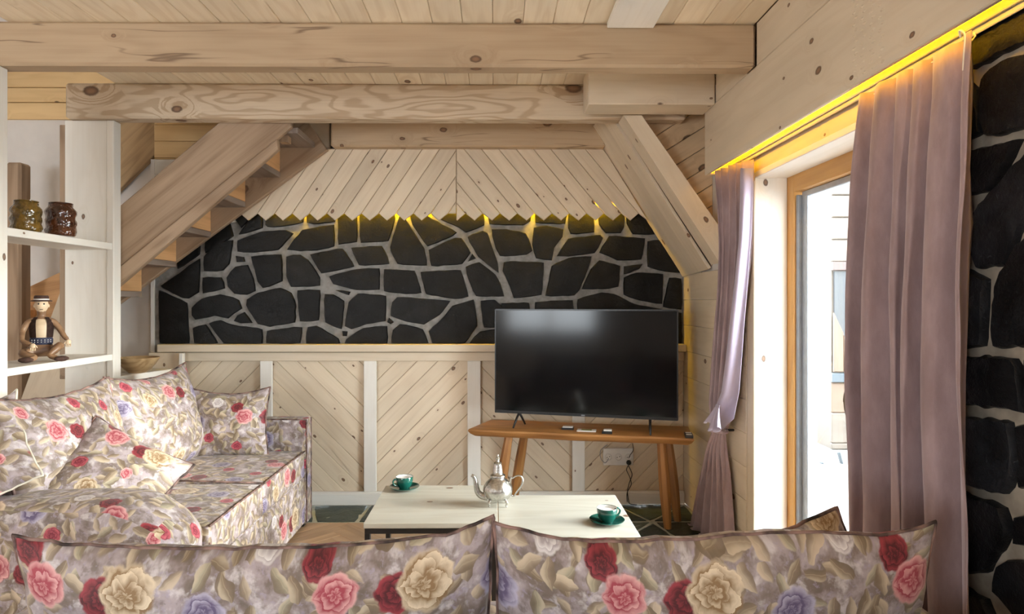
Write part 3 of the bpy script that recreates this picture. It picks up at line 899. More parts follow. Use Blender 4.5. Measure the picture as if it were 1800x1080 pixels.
# ------------------------------------------------------------------ sloping zigzag valance
YV = 4.318
def valance():
    root = empty('trim_2', (0, YV, 2.1), kind='structure')
    def P(x, y): q = atY(x, y, YV); return Vector((q.x, q.z))
    xc = 802.0; pitch = 30.5; top = 262.0; vy = 375.5; ty = 387.5
    slope_l, slope_r = 68 / 100.0, 240 / 290.0
    # right clip: the sloping soffit, left clip: behind the stairs
    ra, rb = Vector((0.985, 1.93)), Vector((0.60, 2.55))
    n = Vector((-(rb - ra).y, (rb - ra).x)).normalized()
    if (Vector((0, 2)) - ra).dot(n) < 0: n = -n
    def add(poly, ang):
        w = [P(x, y) for x, y in poly]
        w = clip_half(w, ra, n)
        if len(w) < 3: return
        if area2(w) < 0: w = w[::-1]
        d = Vector((cos(ang), sin(ang))); nn = Vector((-d.y, d.x)); c = sum(w, Vector((0, 0))) / len(w)
        me = prism([((q - c).dot(d), (q - c).dot(nn)) for q in w], 0.016 + random.uniform(-.001, .001), 0.0035)
        M = frame((c.x, YV + .016, c.y), (d.x, 0, d.y), (nn.x, 0, nn.y))
        link('zigzag_board', me, PINE, root, M)
    g = 0.45
    for k in range(-12, 12):
        x0 = xc - 14.5 + k * pitch; x1 = x0 + pitch
        xt = (x0 + x1) / 2
        if k < 0:   # boards leaning like /
            sh = slope_l * (vy - top)
            a0 = (x0 + sh + g, top); a1 = (x1 + sh - g, top)
            poly = [(x0 + g, vy), (xt - 1, ty), (x1 - g, vy), a1, a0]
            if k == -1 or x1 + sh > xc:
                w = [Vector(p) for p in poly]; w = clip_half(w, Vector((xc - 0.5, 0)), Vector((-1, 0)))
                poly = [(p.x, p.y) for p in w]
            if len(poly) >= 3: add(poly, math.atan2(100, 68))
        else:
            sh = slope_r * (vy - top)
            poly = [(x0 + g, vy), (xt + 1, ty), (x1 - g, vy), (x1 - sh - g, top), (x0 - sh + g, top)]
            w = [Vector(p) for p in poly]; w = clip_half(w, Vector((xc + 0.5, 0)), Vector((1, 0)))
            poly = [(p.x, p.y) for p in w]
            if len(poly) >= 3: add(poly, math.atan2(-290, 240))
    # fill triangles beside the centre line
    for i in range(1, 5):
        x1 = xc - 14.5 + (i) * pitch
        poly = [(x1 - pitch - 0, vy), (x1, vy), (x1 + slope_l * (vy - top), top), (x1 - pitch + slope_l * (vy - top), top)]
    # small boards closing the lower right corner of the left half and the left of the right half
    for k in range(0, 6):
        x0 = xc - 14.5 + k * pitch; sh = slope_l * (vy - top)
        w = [Vector(p) for p in [(x0 + g, vy), (x0 + pitch - g, vy), (x0 + pitch + sh - g, top), (x0 + sh + g, top)]]
        w = clip_half(w, Vector((xc - 0.5, 0)), Vector((-1, 0)))
        if len(w) >= 3 and abs(area2(w)) > 8: add([(p.x, p.y) for p in w], math.atan2(100, 68))
    for k in range(12, 17):
        x0 = xc - 14.5 + k * pitch; sh = slope_r * (vy - top)
        add([(x0 + g, vy), (x0 + pitch - g, vy), (x0 + pitch - sh - g, top), (x0 - sh + g, top)], math.atan2(-290, 240))
    # batten and LED strip hidden behind the boards
    led = struct(box('trim_3', (-1.45, 4.340, 1.985), (0.86, 4.350, 1.997), LED, None, ch=0, axis=0))
    slab('backing', (-1.6, 4.335, 1.965), (0.62, 4.3385, 2.36), BEAMW, root)  # added unseen plate, keeps the strip's light from leaking between boards
    box('led_light_stop', (.872, 4.339, 1.945), (.885, 4.369, 1.998), BEAMW, root)  # added unseen block, cuts off grazing light past the strip's end
    box('batten', (-1.45, 4.3390, 1.998), (0.90, 4.372, 2.03), BEAMW, root, axis=0)
valance()

# ------------------------------------------------------------------ beams
ZB = 2.399
tag(box('ceiling_beam', (-2.60, 2.92, ZB), (1.17, 3.02, ZC), BEAMW, ch=0.012, axis=0),
    'honey-brown ceiling beam nearest the viewer, cracked, spanning the full width', 'beam', 'ceiling beams')
tag(box('ceiling_beam', (-2.449, 3.745, ZB - .004), (1.10, 3.855, ZC), BEAMF, ch=0.012, axis=0),
    'second ceiling beam with strong wavy grain and dark round knots, resting on the shelf unit', 'beam', 'ceiling beams')
tag(box('ceiling_beam', (Xp(581, 4.25), 4.25, Zp(258, 4.25)), (0.72, 4.39, ZC), BEAMW, ch=0.01, axis=0),
    'rear shaded beam directly above the zigzag boards', 'beam', 'ceiling beams')
tag(box('ceiling_beam', (0.494, 3.46, ZB - .004), (1.17, 3.655, ZC), BEAMP, ch=0.006, axis=0),
    'short pale beam end with drying cracks above the sloping rafter', 'beam', 'ceiling beams')
tag(box('ceiling_plank', (0.50, -0.9, ZC - .026), (0.708, 2.915, ZC - .001), PINE_WHITE, ch=0.003, axis=1),
    'single bright plank nailed under the ceiling in front of the first beam', 'plank')
eb = tag(polyboard('end_block', [atY(514, 212, 4.36), atY(514, 262, 4.36), atY(580, 262, 4.36), atY(580, 205, 4.36), atY(514, 205, 4.36)], 0.03, BEAMP, along=(1, 0, 0)),
    'small pale board between the stair top and the rear beam', 'board')
# rafter
y0, y1 = 3.66, 3.82
def rafter():
    lo = [atY(1096, 192, y0), atY(1275, 478, y0)]; hi = [atY(1128, 192, y0), atY(1300, 452, y0)]
    d = (lo[1] - lo[0]).normalized()
    pts = [lo[0], lo[1], Vector((1.262, y0, lo[1].z + .0)), hi[1], hi[0]]
    a = lo[0]; b = lo[0] + d * ((1.262 - lo[0].x) / d.x)
    d2 = (hi[1] - hi[0]).normalized(); c = hi[0] + d2 * ((1.262 - hi[0].x) / d2.x); e = hi[0]
    for q in (a, e): q.z = min(q.z, ZB - .006)
    o = polyboard('rafter', [e, c, b, a], y1 - y0, BEAMP, None, 0.008, along=d)
    # polyboard extrudes along its normal: make sure it goes away from the viewer
    return o
rf = rafter()
def fix_dir(o, ymin):
    bb = [WORLD[o.name] @ v.co for v in o.data.vertices]
    if min(v.y for v in bb) < ymin - 0.001:
        dy = ymin - min(v.y for v in bb)
        M = WORLD[o.name].copy(); M.translation.y += dy
        WORLD[o.name] = M
        if o.parent: o.matrix_local = Matrix(world_of(o.parent)).inverted() @ M
        else: o.matrix_world = M
fix_dir(rf, y0); fix_dir(eb, 4.345)
tag(rf, 'knotty sloping pine rafter running down to the right behind the far curtain', 'rafter')
# sloping soffit beside the stones
slope = empty('ceiling_slope', (1.0, 4.1, 1.9), kind='structure')
def soffit():
    A0, A1 = Vector((1.262, 3.857, H + .190)), Vector((0.655, 3.857, H + 1.14))
    B0, B1 = Vector((1.262, 4.39, H + .165)), Vector((0.635, 4.39, H + 1.14))
    k = 3
    for i in range(k):
        s0, s1 = i / k + .001, (i + 1) / k - .001
        q = [A0.lerp(B0, s0), A0.lerp(B0, s1), A1.lerp(B1, s1), A1.lerp(B1, s0)]
        polyboard('soffit_board', q[::-1] if False else q, 0.02, BEAMP, slope, 0.002, along=(A1 - A0))
soffit()
# gable infill with diagonal boards right of the rafter
gable = empty('wall_gable', (1.1, 3.83, 2.1), kind='structure')
planks(gable, 'diagonal_board', [(0.615, 2.59), (1.289, 1.56), (1.289, 2.59)], (0, 3.88, 0), (1, 0, 0), (0, 0, 1), radians(32), 0.105, 0.018, DIAGW, gap=0.003, ch=0.003)

# log wall above the door, with the pelmet board
lw = empty('trim_4', (1.17, 1.5, 2.2), kind='structure')
def logs():
    # z axis of the boards faces -x
    def brd(z0, z1, ya, yb, th=0.016, m=BEAMP):
        me = prism([(-(yb - ya) / 2, -(z1 - z0) / 2 + .0008), ((yb - ya) / 2, -(z1 - z0) / 2 + .0008), ((yb - ya) / 2, (z1 - z0) / 2 - .0008), (-(yb - ya) / 2, (z1 - z0) / 2 - .0008)], th, 0.003)
        link('log_board', me, m, lw, frame((1.17 + th, (ya + yb) / 2, (z0 + z1) / 2), (0, -1, 0), (0, 0, 1)))
    brd(2.052, 2.405, 0.30, 3.64); brd(2.052, 2.405, -2.1, 0.299)
    brd(2.405, ZC, 0.9, 2.915); brd(2.405, ZC, -2.1, 0.898); brd(2.405, ZC, 3.025, 3.455)
    box('pelmet_top', (1.187, 0.3, 2.10), (1.289, 3.64, 2.12), BEAMW, lw, axis=1)
    box('return_board', (1.187, 3.60, 2.052), (1.262, 3.64, 2.10), BEAMP, lw)
logs()
def carving():
    v = []; f = []
    for c in range(4):
        for r in range(17):
            y = 1.965 + c * .048 + (.012 if r % 2 else 0); z = 2.075 + r * .0195
            w, h = .013, .0065
            n = len(v)
            v += [(1.1695, y - w, z), (1.1695, y, z - h), (1.1695, y + w, z), (1.1695, y, z + h), (1.1665, y + w * .2, z)]
            f += [[n, n + 1, n + 4], [n + 1, n + 2, n + 4], [n + 2, n + 3, n + 4], [n + 3, n, n + 4]]
    me = mesh_from('carved_ornament', v, f)
    o = link('carved_ornament', me, BEAMP, lw, Matrix.Identity(4)); o['kind'] = 'stuff'
carving()
struct(box('trim_5', (1.1865, 0.55, 2.0545), (1.1895, 3.58, 2.0605), LED2, None, ch=0, axis=1))
rail = empty('curtain_rail', (1.247, 1.9, 2.06), 'white double-track curtain rail under the timber pelmet', 'curtain rail')
box('track', (1.240, 0.5, 2.062), (1.252, 3.58, 2.099), RAILM, rail, axis=1)
box('track', (1.258, 0.5, 2.050), (1.267, 3.58, 2.099), RAILM, rail, axis=1)

# ------------------------------------------------------------------ staircase
st = empty('staircase', (-2.3, 4.1, 0.0), 'rough brown timber staircase rising to the right behind the shelf unit', 'staircase')
def Q(l, Y): return [atY(x, y, Y) for x, y in l]
a = polyboard('stringer', Q([(150, 413), (150, 518), (487, 244), (512, 222), (512, 195), (408, 195)], 3.868), 0.035, STAIRW, st, 0.006, along=(0.78, 0, 0.62)); fix_dir(a, 3.868)
a = polyboard('stringer_edge', Q([(150, 518), (150, 552), (489, 262), (487, 244)], 3.866), 0.04, STAIRW, st, 0.004, along=(0.78, 0, 0.62)); fix_dir(a, 3.866)
a = polyboard('stringer', Q([(120, 600), (575, 263), (540, 212), (520, 195), (120, 490)], 4.275), 0.036, STAIRW, st, 0.006, along=(0.78, 0, 0.62)); fix_dir(a, 4.275)
a = polyboard('handrail_board', Q([(120, 420), (338, 205), (400, 150), (200, 150), (120, 240)], 4.40), 0.04, BEAMG, st, 0.004, along=(0.7, 0, 0.7)); fix_dir(a, 4.412)
for k in range(-1, 6):
    # lower inner corner of each step, read along the near stringer
    px = 457 - 66.5 * k; py = 497 - .864 * (px - 215) + 4
    p = atY(px, py, 3.907)
    x0_ = max(p.x - .262, -2.9)
    box('tread', (x0_, 3.907, p.z), (p.x, 4.273, p.z + .036), STAIR_SHADE, st, axis=1)
    if p.z + .20 < 2.39:
        box('riser', (p.x - .022, 3.907, p.z + .037), (p.x - .001, 4.273, p.z + .190), STAIR_LIT, st, axis=1)
# bracket post at the top of the stairs
box('post', tuple(atY(490, 250, 3.96)), tuple(atY(512, 205, 4.02) + Vector((0, 0, 0))), STAIRW, st, axis=2)
box('newel_post', (atY(20, 500, 4.15).x, 4.10, 0), (atY(46, 500, 4.15).x, 4.20, atY(30, 288, 4.15).z), STAIRW, st, ch=0.012, axis=2)
a = polyboard('lower_stringer', Q([(25, 735), (118, 480), (160, 430), (160, 760), (118, 900), (20, 900)], 4.02), 0.05, PINE, st, 0.004, along=(0.36, 0, 0.93)); fix_dir(a, 4.02)
a = polyboard('winder_board', Q([(46, 507), (125, 470), (125, 600), (46, 580)], 4.32), 0.03, STAIR_LIT, st, 0.004, along=(1, 0, 0.2)); fix_dir(a, 4.32)
box('landing_board', (atY(0, 545, 4.30).x, 4.22, Zp(560, 4.3)), (atY(62, 545, 4.30).x, 4.315, Zp(545, 4.3)), STAIR_LIT, st, axis=0)
planks(wst, 'wall_plank', [(-2.274, 2.30), (-1.35, 2.30), (-1.35, 2.59), (-2.274, 2.59)], (0, 4.399, 0), (1, 0, 0), (0, 0, 1), 0, 0.11, 0.012, HONEY, gap=0.002)
planks(wst, 'wall_plank', [(-2.274, 1.80), (-1.35, 1.94), (-1.35, 2.299), (-2.274, 2.299)], (0, 4.399, 0), (1, 0, 0), (0, 0, 1), 0, 0.2, 0.010, PINE_WHITE, gap=0.001)
# honey planks on the plaster high up the stair wall
for i, (za, zb_) in enumerate([(212, 183), (182, 157), (156, 120), (119, 84)]):
    box('wall_plank', (-4.19, 4.445, Zp(za, 4.45)), (-2.28, 4.469, Zp(zb_, 4.45) - .001), HONEY, wst, axis=0)

# ------------------------------------------------------------------ white shelf unit
sh = empty('shelf_unit', (-2.34, 3.37, 0), 'open whitewashed timber shelf unit with tall side panels, left of the sofa', 'shelf unit')
box('side_panel', (-2.478, 2.90, 0), (-2.20, 2.975, ZB - .001), PINE_WHITE, sh, axis=2)
box('side_panel', (-2.478, 3.79, 0), (-2.235, 3.855, ZB - .006), PINE_WHITE, sh, axis=2)
box('post', (-2.234, 3.785, 0), (-2.195, 3.86, ZB - .006), PINE_WHITE, sh, axis=2)
box('back_strip', (-2.515, 3.80, 0.9), (-2.480, 3.90, 2.37), STAIRW, sh, axis=2)
for z, t in ((1.685, .038), (1.046, .036), (0.47, .036)):
    box('shelf', (-2.476, 2.976, z - t), (-2.203, 3.788, z), PINE_WHITE, sh, axis=1)
# low corner shelf beside the back wall
ls = empty('corner_shelf', (-2.2, 4.1, 0), 'low whitewashed corner shelf holding the wooden bowl', 'shelf')
polyboard('shelf', [Vector((-2.46, 3.862, .875)), Vector((-2.205, 3.862, .875)), Vector((-2.075, 4.345, .875)), Vector((-2.46, 4.345, .875))], 0.035, PINE_WHITE, ls, 0.003, along=(0, 1, 0))
box('end_panel', (-2.60, 4.346, 0), (-2.03, 4.372 - .022, 1.03), PINE_WHITE, ls, axis=2) if False else box('end_panel', (-2.275, 4.318, 0), (-2.05, 4.347, 1.012), BEAMP, ls, axis=2)
box('edge_post', (-2.062, 4.285, 0), (-2.035, 4.317, 1.012), PINE_WHITE, ls, axis=2)

# ------------------------------------------------------------------ floor finish
def parquet():
    L, w = 0.42, 0.07
    x0, x1, yy0, yy1 = -1.2, 1.27, 2.25, 4.0
    reg = [(x0, yy0), (x1, yy0), (x1, yy1), (x0, yy1)]
    c45 = cos(pi / 4)
    def rot(p): return Vector((p[0] * c45 - p[1] * c45, p[0] * c45 + p[1] * c45))
    n = 0
    for i in range(-40, 60):
        for j in range(-12, 14):
            for t in (0, 1):
                # herringbone cell
                bx = i * w + j * L * 1.0; by = i * w - j * L * 1.0
                if t == 0: r = [(bx, by), (bx + L, by), (bx + L, by + w), (bx, by + w)]
                else: r = [(bx - w + L - L + 0, by), (bx, by), (bx, by + L), (bx - w, by + L)]
                q = [rot(p) + Vector((0.0, 2.5)) for p in r]
                if max(p.y for p in q) < yy0 or min(p.y for p in q) > yy1 or max(p.x for p in q) < x0 or min(p.x for p in q) > x1: continue
                q0 = q; q = clip_convex(q0, [(x0, yy0), (0.735, yy0), (0.735, yy1), (x0, yy1)] if sum(p.x for p in q0) / 4 < 0.735 or sum(p.y for p in q0) / 4 > 2.94 else [(0.735, yy0), (x1, yy0), (x1, 2.945), (0.735, 2.945)])
                if len(q) < 3 or abs(area2(q)) < 1e-3: continue
                q = clip_half(q, Vector((0.62, 0)), Vector((-1, 0))) if min(p.y for p in q) > 2.9 and False else q
                # keep off the slate by the door
                ctr = sum(q, Vector((0, 0))) / len(q)
                if ctr.x > 0.60 and ctr.y > 2.93 and False: continue
                d = (Vector(rot((1, 0))) if t == 0 else Vector(rot((0, 1)))).normalized(); nn = Vector((-d.y, d.x))
                loc = [((p - ctr).dot(d), (p - ctr).dot(nn)) for p in inset2(q if area2(q) > 0 else q[::-1], 0.0006)]
                me = prism(loc, 0.0215 + random.uniform(-.0002, .0002), 0.001)
                link('plank', me, PARQ, floor, frame((ctr.x, ctr.y, -0.0225), (d.x, d.y, 0), (nn.x, nn.y, 0)))
                n += 1
    return n
print('parquet', parquet())
def slate_floor():
    bed = box('mortar_bed', (-1.9, 4.001, -0.021), (1.27, 4.346, -0.004), MORTAR_F, floor, ch=0, axis=0)
    bed = box('mortar_bed', (0.74, 2.95, -0.021), (1.272, 4.0, -0.0035), MORTAR_F, floor, ch=0, axis=1)
    rnd = random.Random(11)
    def field(xa, xb, ya, yb, nx, ny, s0):
        P = {}
        for i in range(nx + 1):
            for j in range(ny + 1):
                x = xa + (xb - xa) * i / nx; y = ya + (yb - ya) * j / ny
                if 0 < i < nx: x += rnd.uniform(-.33, .33) * (xb - xa) / nx
                if 0 < j < ny: y += rnd.uniform(-.36, .36) * (yb - ya) / ny
                P[i, j] = Vector((x, y))
        for i in range(nx):
            for j in range(ny):
                q = [P[i, j], P[i + 1, j], P[i + 1, j + 1], P[i, j + 1]]
                tri = rnd.random() < 0.6
                parts = [[q[0], q[1], q[2]], [q[0], q[2], q[3]]] if tri else [q]
                for r in parts:
                    r = inset2(r, 0.012)
                    if area2(r) < 0.002: continue
                    me, c = stone_mesh([tuple(p) for p in r], 0.012, s0 + i * 7 + j * 3, step=0.06, jit=0.004)
                    for v in me.vertices: v.co.z = min(v.co.z, 0.0135) * 1.0
                    link('slate', me, SLATE, floor, frame((c.x, c.y, -0.0125), (1, 0, 0), (0, 1, 0)))
    field(-1.9, 1.26, 4.005, 4.34, 9, 1, 50)
    field(0.75, 1.26, 2.96, 4.0, 2, 4, 90)
slate_floor()

# ------------------------------------------------------------------ upholstery helpers
def uv_box(me, M, su=1.0, off=(0, 0)):
    """metre-scaled box-mapped UVs taken in scene axes"""
    uvl = me.uv_layers.new(name='UVMap')
    R3 = M.to_3x3()
    for p in me.polygons:
        n = R3 @ p.normal
        ax = max(range(3), key=lambda i: abs(n[i]))
        for li in p.loop_indices:
            w = M @ me.vertices[me.loops[li].vertex_index].co
            if ax == 0: u, v = w.y, w.z
            elif ax == 1: u, v = w.x, w.z
            else: u, v = w.x, w.y + 0.3
            uvl.data[li].uv = (u * su + off[0], v * su + off[1])

def rbox(name, a, b, r, mat, parent, puff=0.0, n=6, wr=0.0, off=(0, 0), deform=None, uvs=1.0):
    """soft rounded box between two corners; vertices in local coords about the centre"""
    a = Vector(a); b = Vector(b); c = (a + b) / 2; h = (b - a) / 2
    def ts(k):
        e = h[k]; rr = min(r, e * 0.98)
        edge = [-e, -e + rr * .12, -e + rr * .35, -e + rr * .65, -e + rr]
        m = max(1, n)
        mid = [(-e + rr) + (2 * (e - rr)) * i / m for i in range(1, m)]
        return edge + mid + [-q for q in edge[::-1]]
    T = [ts(0), ts(1), ts(2)]
    V = {}; verts = []; faces = []
    def vid(i, j, k):
        if (i, j, k) not in V:
            V[i, j, k] = len(verts)
            p = Vector((T[0][i], T[1][j], T[2][k]))
            q = Vector([max(-(h[m] - min(r, h[m] * .98)), min(h[m] - min(r, h[m] * .98), p[m])) for m in range(3)])
            d = p - q
            if d.length > 1e-9:
                mx = max(abs(d[m]) for m in range(3))
                p = q + d.normalized() * mx * (1.0 if mx > 0 else 0)
                rr = min(r, min(h) * .98)
            if puff:
                u = [p[m] / h[m] for m in range(3)]
                g = puff * (1 - u[0] ** 2) * (1 - u[1] ** 2)
                p.z += g * (1 if u[2] > 0 else -0.2) * abs(u[2])
            if deform: p = deform(p, h)
            if wr:
                w = p + c
                p += Vector((noise.noise(w * 6), noise.noise(w * 6 + Vector((5, 5, 5))), noise.noise(w * 6 + Vector((9, 2, 7))))) * wr
                p += Vector((noise.noise(w * 17), noise.noise(w * 17 + Vector((5, 5, 5))), noise.noise(w * 17 + Vector((9, 2, 7))))) * wr * .35
            verts.append(p)
        return V[i, j, k]
    N = [len(T[0]) - 1, len(T[1]) - 1, len(T[2]) - 1]
    for i in range(N[0]):
        for j in range(N[1]):
            faces.append([vid(i, j, 0), vid(i, j + 1, 0), vid(i + 1, j + 1, 0), vid(i + 1, j, 0)])
            faces.append([vid(i, j, N[2]), vid(i + 1, j, N[2]), vid(i + 1, j + 1, N[2]), vid(i, j + 1, N[2])])
        for k in range(N[2]):
            faces.append([vid(i, 0, k), vid(i + 1, 0, k), vid(i + 1, 0, k + 1), vid(i, 0, k + 1)])
            faces.append([vid(i, N[1], k), vid(i, N[1], k + 1), vid(i + 1, N[1], k + 1), vid(i + 1, N[1], k)])
    for j in range(N[1]):
        for k in range(N[2]):
            faces.append([vid(0, j, k), vid(0, j, k + 1), vid(0, j + 1, k + 1), vid(0, j + 1, k)])
            faces.append([vid(N[0], j, k), vid(N[0], j + 1, k), vid(N[0], j + 1, k + 1), vid(N[0], j, k + 1)])
    me = mesh_from(name, verts, faces, True)
    fix(me); smooth(me)
    M = Matrix.Translation(c)
    uv_box(me, M, uvs, off)
    return link(name, me, mat, parent, M)

def pillow(name, M, w, h, t, label, cat, group=None, uv0=(0, 0), rot=0.0, seed=0, sag=0.0, corner=0.07, n=22, bow=None, pipe=0.006, pmat=None, tdown=0.0, dent=0.0, uvs=1.0):
    """knife-edge pillow in the local xy plane (x width, y height), thickness along z"""
    rx = random.Random(seed)
    e = Vector((seed * 3.1, seed * 1.7, 0))
    def P(u, v, side):
        a = 1 - corner * (1 - v * v) ; b = 1 - corner * (1 - u * u)
        x = u * w / 2 * (a if True else 1); y = v * h / 2 * b
        if bow: y += bow(u, v)
        prof = max(0.0, (1 - abs(u) ** 2.6) * (1 - abs(v) ** 2.6)) ** 0.55
        tt = t * 0.5 * prof * (1 + tdown * -v)
        z = side * tt
        # seam ripples and creases fan out of the edges
        q = Vector((u * w * 7, v * h * 7, side * 2)) + e
        z += side * 0.010 * noise.noise(q) * (0.3 + prof)
        edge = max(abs(u), abs(v))
        z += 0.008 * noise.noise(Vector((u * w * 14, v * h * 14, 0)) + e) * (edge ** 4)
        y += -sag * (1 - u * u) * (v > 0) * v
        x += 0.004 * noise.noise(q * 1.3 + Vector((8, 8, 8)))
        y += 0.006 * noise.noise(Vector((u * w * 9, v * 3, 4)) + e)
        if dent: z -= side * dent * math.exp(-((u * 1.6) ** 2 + ((v - .35) * 1.8) ** 2))
        return Vector((x, y, z))
    tt = [math.sin(pi / 2 * (2 * i / n - 1)) * 0.75 + 0.25 * (2 * i / n - 1) for i in range(n + 1)]
    verts = []; uvs_ = []; faces = []; idx = {}
    for s in (1, -1):
        for i, u in enumerate(tt):
            for j, v in enumerate(tt):
                rim = i in (0, n) or j in (0, n)
                if s == -1 and rim: idx[s, i, j] = idx[1, i, j]; continue
                idx[s, i, j] = len(verts); verts.append(P(u, v, s)); uvs_.append((u * w / 2, v * h / 2))
    for s in (1, -1):
        for i in range(n):
            for j in range(n):
                f = [idx[s, i, j], idx[s, i + 1, j], idx[s, i + 1, j + 1], idx[s, i, j + 1]]
                faces.append(f if s == 1 else f[::-1])
    me = mesh_from(name, verts, faces, True)
    smooth(me)
    uvl = me.uv_layers.new(name='UVMap'); cr, srn = cos(rot), sin(rot)
    for li, l in enumerate(me.loops):
        u, v = uvs_[l.vertex_index]
        uvl.data[li].uv = ((u * cr - v * srn) * uvs + uv0[0], (u * srn + v * cr) * uvs + uv0[1])
    o = link(name, me, FLORAL, None, M)
    tag(o, label, cat, group)
    rim = [P(u, -1, 1) for u in tt] + [P(1, v, 1) for v in tt[1:]] + [P(u, 1, 1) for u in tt[::-1][1:]] + [P(-1, v, 1) for v in tt[::-1][1:-1]]
    pm = tube_mesh(rim, pipe, 6, True)
    po = link('piping', pm, pmat or PIPING, o, M)
    return o

def axes(loc, x, y):
    return frame(loc, x, y)

# ------------------------------------------------------------------ left sofa (faces the window)
def left_sofa():
    r = empty('sofa', (-1.6, 3.15, 0), 'rose-print two-seat sofa along the left side, facing the glass door', 'sofa', 'rose-print sofas')
    XF = -1.135
    rbox('base', (-2.08, 2.45, 0.02), (XF, 3.99, 0.30), 0.015, FLORAL, r, n=4, wr=0.004)
    rbox('seat_cushion', (-1.95, 2.60, 0.30), (XF + .005, 3.205, 0.462), 0.022, FLORAL, r, puff=0.012, n=8, wr=0.004)
    rbox('seat_cushion', (-1.95, 3.207, 0.30), (XF + .005, 3.905, 0.462), 0.022, FLORAL, r, puff=0.012, n=8, wr=0.004, off=(.2, .13))
    rbox('backrest', (-2.10, 2.45, 0.30), (-1.93, 3.99, 0.865), 0.04, FLORAL, r, n=6, wr=0.006)
    rbox('armrest', (-2.0, 3.91, 0.02), (XF + .012, 4.01, 0.648), 0.012, FLORAL, r, n=6, wr=0.003, off=(.1, .2))
    def roll(p, h):
        # near arm: padded roll that falls away towards its front end
        u = (p.x + h.x) / (2 * h.x)
        if p.z > 0: 
            k = max(0.0, (u - 0.72) / 0.28)
            p.z -= (p.z + h.z * 0.2) * 0.0 + 0.15 * k * k * (p.z / h.z)
        return p
    rbox('armrest', (-2.02, 2.29, 0.02), (XF + .012, 2.585, 0.632), 0.07, FLORAL, r, n=10, wr=0.008, off=(.35, .1), deform=roll)
    # piping along the seams
    def pipe(p): tube('piping', p, 0.0045, PIPING, r, 6)
    pipe([(XF + .006, 2.60, .459), (XF + .006, 2.9, .461), (XF + .006, 3.2, .459)])
    pipe([(XF + .006, 3.21, .459), (XF + .006, 3.55, .461), (XF + .006, 3.90, .459)])
    pipe([(XF + .012, 3.914, .03), (XF + .012, 3.914, .35), (XF + .012, 3.914, .642), (-1.5, 3.914, .646), (-1.95, 3.914, .646)])
    pipe([(XF + .012, 4.006, .03), (XF + .012, 4.006, .35), (XF + .012, 4.006, .642)])
    pipe([(XF + .012, 2.582, .03), (XF + .014, 2.582, .2), (XF + .014, 2.582, .40)])
    pipe([(-1.9, 3.206, .468), (-1.5, 3.206, .474), (XF, 3.206, .462)])
    for x in (-2.02, XF - .06):
        for y in (2.36, 3.93):
            box('foot', (x, y, 0.0), (x + .05, y + .05, 0.02), BLACKP, r, ch=0)
left_sofa()
up = Vector((0, 0, 1))
# back cushions (their face looks towards +x, leaning back)
def lean(loc, yaw, tilt):
    """face normal horizontally along yaw (rad from +x), top tilted backwards by tilt"""
    nrm = Vector((cos(yaw), sin(yaw), 0)); side = up.cross(nrm)
    y = (up * cos(tilt) - nrm * sin(tilt)); n2 = nrm * cos(tilt) + up * sin(tilt)
    return frame(loc, side, y)
pillow('back_cushion', lean((-1.80, 2.79, .712), 0.0, 0.20), 0.74, 0.56, 0.25, 'large rose-print back cushion nearer the viewer on the left sofa', 'cushion', 'back cushions of the left sofa', (0.1, .4), seed=1, sag=0.02, tdown=0.25)
pillow('back_cushion', lean((-1.79, 3.50, .712), -0.05, 0.20), 0.74, 0.56, 0.25, 'large rose-print back cushion of the left sofa nearest the wood-panelled wall', 'cushion', 'back cushions of the left sofa', (0.55, .35), seed=2, sag=0.03, tdown=0.25)
pillow('throw_pillow', lean((-1.53, 3.79, .650), -pi / 2 + 0.12, 0.12), 0.44, 0.40, 0.16, 'small square rose-print pillow standing against the far arm of the left sofa', 'pillow', None, (0.2, .72), seed=3, corner=0.09, sag=.02)
pillow('throw_pillow', frame((-1.56, 2.68, .630), (0.93, 0.08, -0.50), (-0.33, 0.50, 0.62)), 0.46, 0.42, 0.17, 'rose-print throw pillow slumped over the near arm of the left sofa', 'pillow', None, (-0.9, .62), seed=4, corner=0.09)
pillow('throw_pillow', frame((-1.93, 2.42, .76), (0.55, -0.45, -0.65), (0.35, 0.5, .75)), 0.42, 0.42, 0.16, 'rose-print pillow cut off by the left edge of the picture', 'pillow', None, (-0.3, .5), seed=5, corner=0.09, pmat=YTAPE, pipe=.004)

# ------------------------------------------------------------------ near sofa seen from behind
def near_sofa():
    r = empty('sofa', (-0.05, 1.6, 0), 'rose-print sofa in the foreground, seen from behind', 'sofa', 'rose-print sofas')
    rbox('base', (-1.16, 1.24, 0.02), (1.06, 1.97, 0.28), 0.015, FLORAL, r, n=4, wr=0.004)
    rbox('backrest', (-1.16, 1.22, 0.28), (1.06, 1.36, 0.66), 0.03, FLORAL, r, n=8, wr=0.005, off=(.1, .3))
    rbox('seat_cushion', (-1.045, 1.37, 0.28), (-.052, 1.98, 0.45), 0.02, FLORAL, r, puff=.01, n=8)
    rbox('seat_cushion', (-.048, 1.37, 0.28), (.945, 1.98, 0.45), 0.02, FLORAL, r, puff=.01, n=8, off=(.3, .1))
    rbox('armrest', (-1.16, 1.361, 0.28), (-1.05, 1.97, 0.60), 0.02, FLORAL, r, n=6, wr=.003)
    rbox('armrest', (.95, 1.361, 0.28), (1.06, 1.97, 0.60), 0.02, FLORAL, r, n=6, wr=.003)
    for x in (-1.12, .97):
        for y in (1.27, 1.88):
            box('foot', (x, y, 0.0), (x + .05, y + .05, 0.02), BLACKP, r, ch=0)
near_sofa()
def bowL(u, v):
    if v < 0: return 0.0
    # corner peaks and a soft sagging top edge
    return v * (0.034 * max(0.0, (abs(u) - .78) / .22) ** 1.5 * (1.0 if u > 0 else 0.45) + .012 * u)
